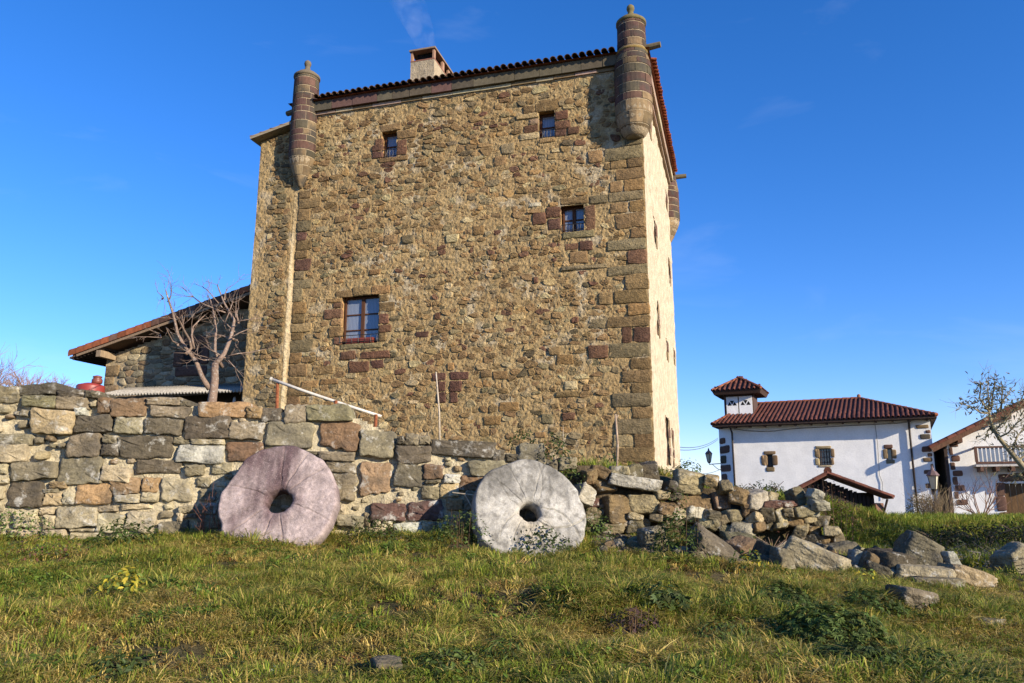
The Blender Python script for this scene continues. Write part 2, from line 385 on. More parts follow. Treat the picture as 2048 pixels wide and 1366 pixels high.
# ================================================================== GROUND
def sstep(t): t = np.clip(t, 0, 1); return t * t * (3 - 2 * t)
WY0, WYS = 9.2, .0787
def yw(x): return WY0 + (np.asarray(x, float) + 6.2) * WYS
def ground(x, y):
    x = np.asarray(x, float); y = np.asarray(y, float)
    fr = .41 + .08 * np.clip(y, -8, 9.6) - np.clip(.085 * (x - .3), 0, .43)
    fr = fr + (.12 + .10 * sstep((8 - y) / 2)) * (fnoise(x * 1.0, y * 1.0, 3) - .5) + .06 * (fnoise(x * 3.2, y * 3.2, 9) - .5)
    fr = fr - .17 * np.exp(-(((x - .22) / .62) ** 2 + ((y - 8.55) / .55) ** 2)) - .02 * np.exp(-(((x + 2.65) / .7) ** 2 + ((y - 8.4) / .5) ** 2))
    bk = 1.95 - .40 * sstep((x - 1.5) / 2.0) - .42 * sstep((x - 5.1) / 1.9)
    far = 1.2 - .43 * sstep((x - 2) / 8)
    bk = bk + (far - bk) * sstep((y - 15) / 18)
    bk = bk + .10 * (fnoise(x * .8 + 5, y * .8, 21) - .5)
    s = sstep((x - 3.4) / 1.8); e = yw(x) + .12 + s * (12.0 - yw(x)); w = .25 + 1.5 * s
    return fr + (bk - fr) * sstep((y - e) / w)
xs = np.concatenate([[-900, -400, -150, -70, -40, -25, -16], np.arange(-11, 14.01, .12), [16, 19, 23, 28, 36, 50, 80, 160, 400, 900]])
ys = np.concatenate([[-300, -60, -20, -8], np.arange(-4, 16.01, .12), [17, 18.5, 20, 22, 25, 28, 32, 38, 46, 60, 90, 160, 400, 1500]])
X, Y = np.meshgrid(xs, ys); Z = ground(X, Y)
g = MB(); nx = len(xs) - 1; i = np.arange(nx * (len(ys) - 1)); r, c = i // nx, i % nx; a = r * (nx + 1) + c
pn = fnoise(X.ravel() * 1.3, Y.ravel() * 1.3, 41)
gc = np.outer(1 - pn, (.060, .055, .022)) + np.outer(pn, (.085, .064, .032))
g.add(np.stack([X, Y, Z], -1).reshape(-1, 3), np.stack([a, a + 1, a + nx + 2, a + nx + 1], 1), gc)
M_ground = stone_mat('turf_soil', 4, 40, .8, .05, .5)
go = g.build('ground', M_ground, smooth=True, kind='structure')

# far hills
h = MB()
for (x0, x1, yy, hh, sd) in ((-500, 40, 420, 14, 4), (20, 500, 520, 26, 8)):
    hx = np.linspace(x0, x1, 60); top = 1 + hh * (fnoise(hx / 60, hx * 0, sd, 4)) * np.sin(np.linspace(0.08, math.pi - .08, 60)) ** .5
    V = np.concatenate([np.stack([hx, np.full(60, yy), np.full(60, -2.)], 1), np.stack([hx, np.full(60, yy + 60.), top], 1), np.stack([hx, np.full(60, yy + 160.), np.full(60, -2.)], 1)])
    h.add(V, [(k * 60 + j, k * 60 + j + 1, k * 60 + 61 + j, k * 60 + 60 + j) for k in range(2) for j in range(59)], (.10, .12, .11))
h.build('hills', M_ground, smooth=True, kind='structure')

# ================================================================== TOWER HOUSE
T = Frame(3.648, 20.0, math.atan2(-.278, .9606))
DEP = 9.1                                                 # depth of the tower
XL, XJ = -12.27, -10.93                                   # left edge, old corner
tower = thing('stone_tower', 'tall square rubble stone tower house with corner turrets and smoking chimney', 'tower', (T.o[0], T.o[1], 0), T.a)
def rot90(mb):
    """wall frame of the right face (s, into, z) -> tower frame"""
    mb.V = [np.stack([-v[:, 1], v[:, 0], v[:, 2]], 1) for v in mb.V]; return mb
def pr(fr, crop, s, boxes, c=0.0):
    """boxes read off an enlarged view -> boxes on the wall plane"""
    out = []
    for (a, b, cc, d, k) in boxes:
        x0, z1 = fr.front(crop[0] + a / s, crop[1] + (b + d) / 2 / s, c)[0], fr.front(crop[0] + (a + cc) / 2 / s, crop[1] + b / s, c)[1]
        x1, z0 = fr.front(crop[0] + cc / s, crop[1] + (b + d) / 2 / s, c)[0], fr.front(crop[0] + (a + cc) / 2 / s, crop[1] + d / s, c)[1]
        out.append((x0, z0, x1, z1, k))
    return out
T1, T2, T3, T4 = ((480, 0), 3.4146), ((900, 0), 3.416), ((450, 380), 2.846), ((900, 380), 2.356)
WIN = dict(small=pr(T, *T1, [(972, 898, 1072, 1072, '')])[0], top=pr(T, *T2, [(606, 762, 716, 943, '')])[0],
           mid=pr(T, *T4, [(525, 70, 633, 194, '')])[0], big=pr(T, *T3, [(664, 602, 874, 872, '')])[0])
SPEC = pr(T, *T1, [(925, 950, 973, 990, 'k'), (905, 993, 973, 1033, 'p'), (905, 1037, 973, 1080, 'p'), (1074, 890, 1205, 945, 'n'), (1074, 955, 1140, 1055, 'k'), (955, 850, 1100, 897, 'n'), (950, 1074, 1150, 1102, 'n'), (1195, 1112, 1280, 1140, 'n')])
SPEC += pr(T, *T2, [(580, 685, 740, 761, 'n'), (500, 725, 578, 775, 'n'), (455, 780, 604, 812, 'y'), (540, 815, 604, 850, 'r'), (505, 857, 604, 908, 'k'), (480, 912, 604, 955, 't'), (718, 760, 805, 820, 'k'), (718, 825, 825, 878, 'k'), (718, 883, 795, 930, 'p'), (802, 870, 880, 920, 'k'), (610, 946, 720, 975, 'n'), (305, 1070, 388, 1132, 'n'), (350, 985, 440, 1050, 'g'), (668, 1050, 725, 1090, 'y')])
SPEC += pr(T, *T4, [(520, 35, 655, 68, 'n'), (455, 80, 522, 130, 'k'), (465, 135, 522, 190, 'p'), (390, 110, 450, 165, 'k'), (637, 75, 685, 190, 'k'), (530, 196, 680, 225, 'g'), (540, 252, 605, 282, 'k'), (610, 240, 672, 285, 'p'), (108, 168, 160, 210, 'o'), (565, 290, 650, 345, 'n'), (375, 60, 430, 80, 'w'), (520, 355, 745, 375, 'g'),
                    (500, 775, 580, 825, 'o'), (465, 740, 520, 778, 'n'), (205, 855, 270, 892, 'o'), (145, 850, 195, 882, 'n'), (230, 1000, 320, 1040, 'o'), (500, 950, 610, 975, 'n'), (540, 900, 600, 940, 't'), (160, 1065, 240, 1105, 'o'), (435, 1055, 485, 1100, 'g'), (400, 1140, 450, 1168, 'o'), (530, 1050, 590, 1085, 'k'), (395, 410, 415, 440, 'k')])
SPEC += pr(T, *T3, [(630, 572, 724, 612, 'n'), (727, 550, 832, 600, 'n'), (835, 543, 940, 592, 'o'), (580, 620, 662, 640, 'o'), (618, 643, 662, 673, 'k'), (563, 677, 662, 730, 'k'), (605, 737, 662, 770, 'n'), (590, 780, 662, 835, 'n'), (620, 840, 662, 880, 'k'), (878, 595, 930, 633, 'n'), (878, 640, 965, 690, 'n'), (878, 705, 932, 763, 'k'), (878, 770, 945, 810, 'k'), (878, 815, 915, 862, 'n'), (655, 878, 780, 905, 'g'), (785, 872, 890, 902, 'g'),
                    (660, 918, 745, 968, 'k'), (770, 918, 935, 958, 'k'), (705, 975, 820, 1038, 'k'), (830, 968, 903, 1015, 'p'), (500, 1005, 615, 1050, 'n'), (460, 1040, 640, 1062, 'o'), (545, 1075, 640, 1105, 'o'), (440, 1085, 530, 1125, 'o'),
                    (1180, 1040, 1256, 1085, 'p'), (1210, 1090, 1256, 1145, 'p'), (1210, 1150, 1256, 1210, 'p'), (1282, 1035, 1385, 1080, 'p'), (1282, 1085, 1350, 1145, 'p'), (1282, 1150, 1325, 1210, 'p'), (1270, 985, 1305, 1025, 'o'), (1195, 700, 1225, 735, 'k'), (1085, 805, 1160, 840, 'p'), (1010, 260, 1075, 305, 'g'), (905, 255, 985, 310, 'n'), (630, 150, 710, 185, 'n'), (520, 208, 585, 240, 't'), (675, 205, 725, 235, 'n'), (820, 455, 885, 482, 'o'), (1260, 255, 1330, 300, 't')])
rq = random.Random(3)
# quoins: right corner, and the old corner beside the joint
z = 2.25; k = 0; qc = 'pnngngnnngpnonngkgnnogonnggnpgnnnngnngn'
while z < 11.5:
    hh = rq.uniform(.27, .44); w = rq.uniform(.8, 1.15) if k % 2 else rq.uniform(.42, .6)
    SPEC.append((-w, z, -.012, min(z + hh, 11.52) - .02, qc[k % len(qc)])); z += hh; k += 1
    if rq.random() < .45: SPEC.append((-w - rq.uniform(.3, .6), z - hh + .01, -w - .03, z - .03, rq.choice('nngkto')))
SPEC.append((-.62, 11.20, -.012, 11.50, 'p'))
z = 4.3; k = 0
while z < 11.1:
    hh = rq.uniform(.25, .42); w = rq.uniform(.5, .85) if k % 2 else rq.uniform(.35, .5)
    SPEC.append((XJ + .16, z, XJ + .12 + w, z + hh - .02, rq.choice('onnnngpyn'))); z += hh; k += 1
# drop overlaps: first come, first kept
def hit(a, b, m=.0): return a[0] < b[2] - m and a[2] > b[0] + m and a[1] < b[3] - m and a[3] > b[1] + m
HOLES = [tuple(WIN[q][:4]) for q in WIN]
kept = []
for s in SPEC:
    s = (min(s[0], s[2]), min(s[1], s[3]), max(s[0], s[2]), max(s[1], s[3]), s[4])
    if not any(hit(s, q, .025) for q in kept) and not any(hit(s, q, .03) for q in HOLES): kept.append(s)
SPEC = kept
def rows(x0, x1, z0, z1, rng, hmin, hmax, wmin, wmax):
    z = z0; out = []
    while z < z1:
        hh = rng.uniform(hmin, hmax); x = x0 - rng.uniform(0, wmax)
        while x < x1:
            w = rng.uniform(wmin, wmax) * (1.25 if hh > (hmin + hmax) / 2 else .9); sag = .12 * math.sin(x * .6 + z)
            if rng.random() < .2 and hh > .2:
                out += [(x + w / 2, z + hh * .25 + sag * .3), (x + w / 2 + rng.uniform(-.05, .05), z + hh * .78 + sag * .3)]
            else: out.append((x + w / 2 + rng.uniform(-.25, .25) * w, z + hh / 2 + rng.uniform(-.3, .3) * hh + sag * .3))
            x += w
        z += hh
    return out
def rubble(rng, pts, box, avoid, ax, y0, cols, gap=(.012, .04), bury=.032, off=lambda z_: 0.0):
    """stones filling a rubble wall: list of (area, builder)"""
    out = []
    for poly in cells(pts, ax):
        if len(poly) < 3: continue
        cx, cz = sum(p[0] for p in poly) / len(poly), sum(p[1] for p in poly) / len(poly)
        if not (box[0] < cx < box[2] and box[1] < cz < box[3]): continue
        if any(a[0] - .03 < cx < a[2] + .03 and a[1] - .03 < cz < a[3] + .03 for a in avoid): continue
        for a in avoid:                                   # keep stones off the dressed blocks and openings
            if min(p[0] for p in poly) < a[2] and max(p[0] for p in poly) > a[0] and min(p[1] for p in poly) < a[3] and max(p[1] for p in poly) > a[1]:
                dl, dr, db, du = a[0] - cx, cx - a[2], a[1] - cz, cz - a[3]; m = max(dl, dr, db, du)
                if m == dl: poly = clip(poly, 1, 0, a[0] - .01)
                elif m == dr: poly = clip(poly, -1, 0, -a[2] - .01)
                elif m == db: poly = clip(poly, 0, 1, a[1] - .01)
                else: poly = clip(poly, 0, -1, -a[3] - .01)
                if len(poly) < 3: break
        if len(poly) < 3: continue
        poly = clip(clip(clip(clip(poly, 1, 0, box[2]), -1, 0, -box[0]), 0, 1, box[3]), 0, -1, -box[1])
        if len(poly) < 3: continue
        q = shrink_round(poly, rng.uniform(*gap), rng)
        if not q or q[1] < .05: continue
        out.append((q[1] ** 2 * 3.1, q[0], y0 - rng.uniform(-.35, 1.0) * bury + .035 * (float(fnoise(cx * .9 + 2, cz * 1.1, 93, 2)) - .5) + off(cz), pal(rng.choice(cols), rng, .2)))
    return out
rt = random.Random(11)
TOPZ = 13.62
pts = rows(XJ, 0, 2.1, TOPZ, rt, .09, .23, .13, .44)
st = rubble(rt, pts, (XJ + .15, 2.1, -.01, TOPZ), HOLES + [s[:4] for s in SPEC], 1.7, 0.0, 'nnnnnggnnnttoyndkgnn', (.002, .022), .034)
pts = rows(XL, XJ, 3.8, 13.2, rt, .09, .22, .13, .40)
edge = []; z = 3.9; k = 0
while z < 12.9:                                           # edge stones of the added strip
    hh = rq.uniform(.3, .5); w = rq.uniform(.45, .65) if k % 2 else rq.uniform(.28, .4)
    edge.append((XL + .01, z, XL + w, z + hh - .02, rq.choice('nnnogknn'))); z += hh; k += 1
st += rubble(rt, pts, (XL + .01, 3.8, XJ - .06, 13.1), [e[:4] for e in edge], 1.6, 0.0, 'nnggnntdgg', (.002, .022), .034, lambda z_: -.050 - .055 * (1 - .8 * float(sstep((z_ - 8.0) / 2.6))))
allst = [(1e3 + (s[2] - s[0]) * (s[3] - s[1]), outline(s[0], s[1], s[2], s[3], rt, .12, .06, 4), -.02 - rt.uniform(0, .022), tuple(q * .9 for q in pal(s[4], rt, .22))) for s in SPEC]
allst += [(5e2 + 1, outline(s[0], s[1], s[2], s[3], rt, .14, .03), -.012, pal(s[4], rt)) for s in edge] + st
allst = [(a_, b_, c_, tuple(q * w_ * (.78 + .44 * float(fnoise(b_[0][0] * .45, b_[0][1] * .45, 88, 2))) for q, w_ in zip(d_, (1.06, .975, .80)))) for a_, b_, c_, d_ in allst]
allst.sort(key=lambda q: -q[0])
rub = MB()
for n, (ar, po, yf, co) in enumerate(allst):
    m = rub if n >= 295 else MB()
    big = ar > 400
    block(m, po, yf, 0.1, rt, bev=.02 if not big else .016, bulge=.004, rough=.011 if not big else .006, col=co, tilt=.13 if not big else .015, rings=1)
    if n < 295: m.build('stone', M_tower, tower, smooth=big)
rub.build('rubble', M_tower, tower, smooth=False, kind='stuff')

# wall core: roughcast lime mortar in front, plaster on the right face
def mcol(x, z):
    n = fnoise(x * .55, z * .55, 77, 3); n2 = fnoise(x * 2.2, z * 2.2, 78, 2)
    c = np.outer(1 - n, (.29, .196, .09)) + np.outer(n, (.35, .255, .125))
    lo = np.clip((n2 - .62) * 6, 0, 1)[:, None] * .6
    return c * (1 - lo) + lo * np.array((.42, .36, .25))
w = MB()
def rel(X, Z):
    a = X * .86 + Z * .5 + .05 * fnoise(X * 4, Z * 4, 35, 2); b = Z * .86 - X * .5 + .05 * fnoise(X * 4 + 9, Z * 4, 36, 2)
    return .024 * (fnoise(a * 5.5, b * 7, 31, 3) - .5) * 2 + .020 * (fnoise(a * 17, b * 17, 32, 2) - .5) * 2 - .005
def fade(Z): return 1 - .8 * sstep((Z - 8.0) / 2.6)
def fil(X, Z):                                            # pale mortar fillet in the joint beside the added strip
    wd_ = .10 + .13 * fnoise(Z * 1.3, Z * 0, 94, 2) + .05 * vnoise(Z * 6, Z * 0, 95)
    return (1 - sstep((X - XJ) / wd_)) * fade(Z)
def mcol2(x, z):
    f = np.clip(fil(x, z) * 1.6, 0, 1)[:, None]; return mcol(x, z) * (1 - f) + f * np.array((.47, .375, .225))
relief_grid(w, XJ, XJ + .5, 1.2, 13.9, .026, lambda X, Z: rel(X, Z) * .8 - .085 * fil(X, Z), mcol2, HOLES)
relief_grid(w, XJ + .5, 0, 1.2, 14.0, .031, lambda X, Z: rel(X, Z) * sstep(-X / .06), mcol, HOLES)
relief_grid(w, XL, XJ, 1.2, 13.35, .036, lambda X, Z: -.03 - .055 * fade(Z) + rel(X, Z) * sstep((X - XL) / .06) * sstep((XJ - X) / .06), mcol, keep=lambda x, z: z < 12.98 + (x - XL) * .22)
w.build('wall', M_mortar, tower, smooth=False)
b = MB()
b.box(XL, .02, 1.0, XJ - .01, DEP - .1, 12.98, (.4, .33, .22)); b.box(XJ, .33, 1.0, -.35, DEP, 14.0, (.4, .33, .22))
b.build('wall_core', M_mortar, tower)
# right face
RW = []                                                    # s0, z0, s1, z1 (openings of the right face)
for a, q in (((1331, 832), (1341, 925)), ((1343.5, 858), (1348, 930))):
    s0, z1 = T.side(*a); s1, z0 = T.side(*q); RW.append((s0, z0 - .1, s1 - .1, z1))
for s0, z0, s1, z1 in ((2.2, 9.15, 2.75, 9.95), (2.05, 6.3, 2.5, 7.35), (4.95, 6.05, 5.3, 6.75), (7.3, 9.3, 7.8, 10.3), (7.4, 12.2, 7.75, 12.9), (1.75, 12.5, 2.2, 13.2), (7.9, 6.4, 8.2, 7.0)): RW.append((s0, z0, s1, z1))
w2 = MB()
relief_grid(w2, 0, DEP, 1.2, 13.62, .045, lambda X, Z: .045 * (fnoise(X * 2.6, Z * 3.4, 51, 4) - .5) * 2 * sstep(X / .08) * sstep((DEP - X) / .08) - .002, (.48, .405, .285), RW)
rot90(w2).build('plaster_face', M_plaster, tower, smooth=True)
def lining(mb, x0, z0, x1, z1, d, col, y0=-.0):
    mb.add([(x0, y0, z0), (x1, y0, z0), (x1, y0, z1), (x0, y0, z1), (x0, d, z0), (x1, d, z0), (x1, d, z1), (x0, d, z1)],
           [(0, 1, 5, 4), (1, 2, 6, 5), (2, 3, 7, 6), (3, 0, 4, 7), (4, 5, 6, 7)], col)
for s0, z0, s1, z1 in RW:
    m = MB(); lining(m, s0 - .03, z0 - .03, s1 + .03, z1 + .03, .28, (.20, .13, .09), -.01); o = rot90(m).build('window', M_dressed, tower)
    m = MB(); m.box(s0, .24, z0, s1, .262, z1, (.07, .07, .08)); rot90(m).build('pane', M_glass, o)
    n = max(2, round((z1 - z0) / .32))
    for q in range(n):
        m = MB(); za, zb = z0 + (z1 - z0) * q / n, z0 + (z1 - z0) * (q + 1) / n
        block(m, outline(s1 + .02, za + .01, s1 + (.34 if q % 2 else .24), zb - .01, rq, .1, .03, 3), -.022, .08, rq, .012, .004, .002, pal('k' if q % 2 else 'n', rq), rings=1)
        rot90(m).build('jamb_stone', M_dressed, tower, smooth=True)
# windows of the front
def front_window(key, d, ncol, nrow, rail):
    x0, z0, x1, z1 = WIN[key][:4]
    m = MB(); lining(m, x0 - .04, z0 - .04, x1 + .04, z1 + .04, d + .12, (.36, .22, .10), -.015); o = m.build('window', M_dressed, tower)
    f = MB(); t = .055; cb = (.075, .032, .016)
    f.box(x0, d - .05, z0, x0 + t, d + .03, z1, cb); f.box(x1 - t, d - .05, z0, x1, d + .03, z1, cb)
    f.box(x0 + t, d - .05, z1 - t, x1 - t, d + .03, z1, cb); f.box(x0 + t, d - .05, z0, x1 - t, d + .03, z0 + t * 1.3, cb)
    xm = (x0 + x1) / 2
    if ncol == 2: f.box(xm - .05, d - .055, z0 + t * 1.3, xm + .05, d + .025, z1 - t, cb)
    cols = [(x0 + t, x1 - t)] if ncol == 1 else [(x0 + t, xm - .05), (xm + .05, x1 - t)]
    zs = [z0 + t * 1.3 + (z1 - z0 - t * 2.3) * q for q in ((0, .28, .64, 1) if nrow == 3 else (0, .5, 1) if nrow == 2 else (0, 1))]
    for a, bb in cols:
        for q in range(nrow - 1): f.box(a, d - .035, zs[q + 1] - .018, bb, d + .02, zs[q + 1] + .018, cb)
    f.build('frame', M_wood, o)
    for a, bb in cols:
        for q in range(nrow):
            m = MB(); m.box(a, d - .004, zs[q] + (.018 if q else 0), bb, d + .004, zs[q + 1] - (.018 if q < nrow - 1 else 0), (.1, .12, .16)); m.build('pane', M_pane, o)
    if rail:
        m = MB(); y = -.05 if key == 'big' else .04; zt = z0 + rail; cc = (.02, .018, .018)
        m.tube([(x0 - .03, y, zt), (x1 + .03, y, zt)], .012, 5, cc); m.tube([(x0 - .03, y, z0 + .05), (x1 + .03, y, z0 + .05)], .012, 5, cc)
        for q in range(7):
            xx = x0 + (x1 - x0) * q / 6
            m.tube([(xx, y, z0 + .02), (xx + .03 * math.sin(q * 2), y, z0 + rail * .5), (xx, y, zt)], .008, 4, cc)
        m.build('railing', M_metal, o)
# window glass that mirrors the sky, net curtain showing as a paler, softly folded layer
M_pane, t_, b_ = new_mat('curtained_glass')
co_ = N(t_, 'ShaderNodeTexCoord'); wv_ = N(t_, 'ShaderNodeTexWave'); wv_.inputs['Scale'].default_value = 7; wv_.inputs['Distortion'].default_value = 3
rp_ = N(t_, 'ShaderNodeValToRGB'); rp_.color_ramp.elements[0].color = (.10, .12, .16, 1); rp_.color_ramp.elements[1].color = (.24, .27, .32, 1)
t_.links.new(co_.outputs['Object'], wv_.inputs['Vector']); t_.links.new(wv_.outputs['Fac'], rp_.inputs['Fac']); t_.links.new(rp_.outputs['Color'], b_.inputs['Base Color'])
b_.inputs['Roughness'].default_value = .5; b_.inputs['Coat Weight'].default_value = 1; b_.inputs['Coat Roughness'].default_value = .03; b_.inputs['Coat IOR'].default_value = 1.7
front_window('big', .22, 2, 3, .24); front_window('mid', .24, 2, 2, .22); front_window('top', .25, 1, 2, .26); front_window('small', .25, 1, 2, .26)
x0, z0, x1, z1 = WIN['big'][:4]
for q, (a, bb, lab) in enumerate(((.16, .47, 'reddish brown trough under the large tower window, nearer the plastered corner joint'), (.53, .86, 'reddish brown trough under the large tower window, on the side of the blocked slit'))):
    m = MB(); xa, xb = x0 + (x1 - x0) * a, x0 + (x1 - x0) * bb; W_ = xb - xa
    V = [(0, 0, 0), (W_, 0, 0), (W_, .16, 0), (0, .16, 0), (-.02, -.02, .15), (W_ + .02, -.02, .15), (W_ + .02, .18, .15), (-.02, .18, .15)]
    m.add(V, [(0, 3, 2, 1), (0, 1, 5, 4), (1, 2, 6, 5), (2, 3, 7, 6), (3, 0, 4, 7)], (.20, .045, .03))
    m.box(0, 0, .11, W_, .16, .125, (.05, .035, .02))
    for zz in (.05, .10): m.box(-.01, -.026, zz - .006, W_ + .01, -.012, zz + .006, (.17, .04, .026))
    o = m.build('flower_box', M_plastic); p_ = T.world(xa, -.03, z0 + .005); o.location = p_; o.rotation_euler = (0, 0, T.a); tag(o, lab, 'flower box', 'flower boxes on the large tower window')

# cornice: two courses
x = XJ + .55
def course(x0, x1, z0, z1, y, lw, cols, name, rng, side=False, mat=M_dressed, jj=.012):
    x = x0
    while x < x1 - .05:
        l = min(rng.uniform(*lw), x1 - x); 
        if x1 - x - l < .2: l = x1 - x
        m = MB(); hz = rng.uniform(-.008, .008)
        m.box(x + jj / 2, y + rng.uniform(-.008, .008), z0 + hz, x + l - jj / 2, .2, z1 + hz - .004, pal(rng.choice(cols), rng))
        (rot90(m) if side else m).build(name, mat, tower); x += l
course(-10.42, -.6, 13.63, 13.73, -.08, (.5, 1.0), 'nntr', 'moulding_stone', rq)
course(-10.42, -.6, 13.735, 14.06, -.17, (.5, .85), 'dddpd', 'cornice_stone', rq)  # stone colours set darker, with the shade under the tiles painted in
course(.5, DEP - .3, 13.63, 13.75, -.10, (1.2, 1.8), 'rrt', 'moulding_stone', rq, True)
course(.5, DEP - .3, 13.755, 14.06, -.2, (1.2, 1.8), 'rtr', 'cornice_stone', rq, True)
m = MB(); m.box(XJ + .4, -.02, 13.60, -.5, .3, 14.05, (.4, .33, .22)); m.build('cornice_bed', M_mortar, tower)
m = MB(); m.box(.4, -.02, 13.60, DEP - .2, .3, 14.05, (.5, .38, .26)); rot90(m).build('cornice_bed', M_mortar, tower)
# roof: low hipped roof of barrel tiles
def tile_mesh(r=.1, l=.5, col=(.2, .07, .035), k=7, th=.014, taper=.82):
    m = MB(); V = []
    for rr, y in ((r, 0), (r * taper, l)):
        for t in (0, th):
            V += [((rr - t) * math.cos(math.pi * q / k), y, (rr - t) * math.sin(math.pi * q / k)) for q in range(k + 1)]
    n = k + 1; Fs = []
    for q in range(k):
        Fs += [(q, 2 * n + q, 2 * n + q + 1, q + 1), (n + q, n + q + 1, 3 * n + q + 1, 3 * n + q), (q, q + 1, n + q + 1, n + q), (2 * n + q, 3 * n + q, 3 * n + q + 1, 2 * n + q + 1)]
    m.add(V, Fs, col); return m.build('roof_tile', M_tile, mesh_only=True, smooth=False)
ROOFA = math.radians(17)
tm = tile_mesh(.098, .5, (.10, .062, .04)); tmr = tile_mesh(.098, .5, (.26, .075, .035))
rf = MB(); e = .28; ri = 4.2
V = [(XJ - e, -e, 14.07), (e, -e, 14.07), (e, DEP + e, 14.07), (XJ - e, DEP + e, 14.07), (XJ / 2 - 1, DEP / 2, 14.07 + math.tan(ROOFA) * (DEP / 2 + e)), (XJ / 2 + 1, DEP / 2, 14.07 + math.tan(ROOFA) * (DEP / 2 + e))]
rf.add(V, [(0, 1, 5, 4), (1, 2, 5), (2, 3, 4, 5), (3, 0, 4), (0, 3, 2, 1)], (.15, .055, .03))
roof = rf.build('roof', M_tile, tower)
N_ = 45
for q in range(N_):
    x = -10.25 + 9.6 * (q + .5) / N_
    inst('roof_tile', tm, roof, (x, -e - .09 + rq.uniform(-.015, .015), 14.085), (ROOFA, 0, rq.uniform(-.03, .03)))
for q in range(40):
    y = .45 + (DEP - .9) * (q + .5) / 40
    inst('roof_tile', tmr, roof, (e + .1 + rq.uniform(-.015, .015), y, 14.085), (ROOFA, 0, math.pi / 2 + rq.uniform(-.03, .03)))
# two more courses behind the eaves tiles, seen only edge on
m = MB()
for q in range(N_):
    x = -10.25 + 9.6 * (q + .5) / N_; z_ = 14.1 + math.tan(ROOFA) * .3
    for s_ in range(3):
        yy = .12 + s_ * .42; zz = 14.09 + math.tan(ROOFA) * (yy + e) + .03
        m.tube([(x, yy, zz), (x, yy + .46, zz + math.tan(ROOFA) * .46 - .01)], [.098, .085], 8, (.13, .06, .035), cap=True)
m.build('tile_courses', M_tile, roof, kind='stuff')
# strip roof at the left, lower
m = MB(); sl_ = .22
def strip_z(x): return 13.02 + (x - XL) * sl_
V = [(XL - .2, -.36, strip_z(XL - .2)), (XJ + .25, -.36, strip_z(XJ + .25)), (XJ + .25, DEP * .5, strip_z(XJ + .25)), (XL - .2, DEP * .5, strip_z(XL - .2))]
V += [(p[0], p[1], p[2] + .1) for p in V]
m.add(V, [(0, 3, 2, 1), (4, 5, 6, 7), (0, 1, 5, 4), (1, 2, 6, 5), (2, 3, 7, 6), (3, 0, 4, 7)], (.30, .24, .16)); so_ = m.build('lower_roof', M_dressed, tower)
tv = tile_mesh(.07, .42, (.15, .085, .055))
for q in range(5):
    x = XL - .22 + q * .36
    inst('roof_tile', tv, so_, (x, -.30, strip_z(x) + .085), (math.atan(sl_) * 0, -math.atan(sl_), -math.pi / 2))
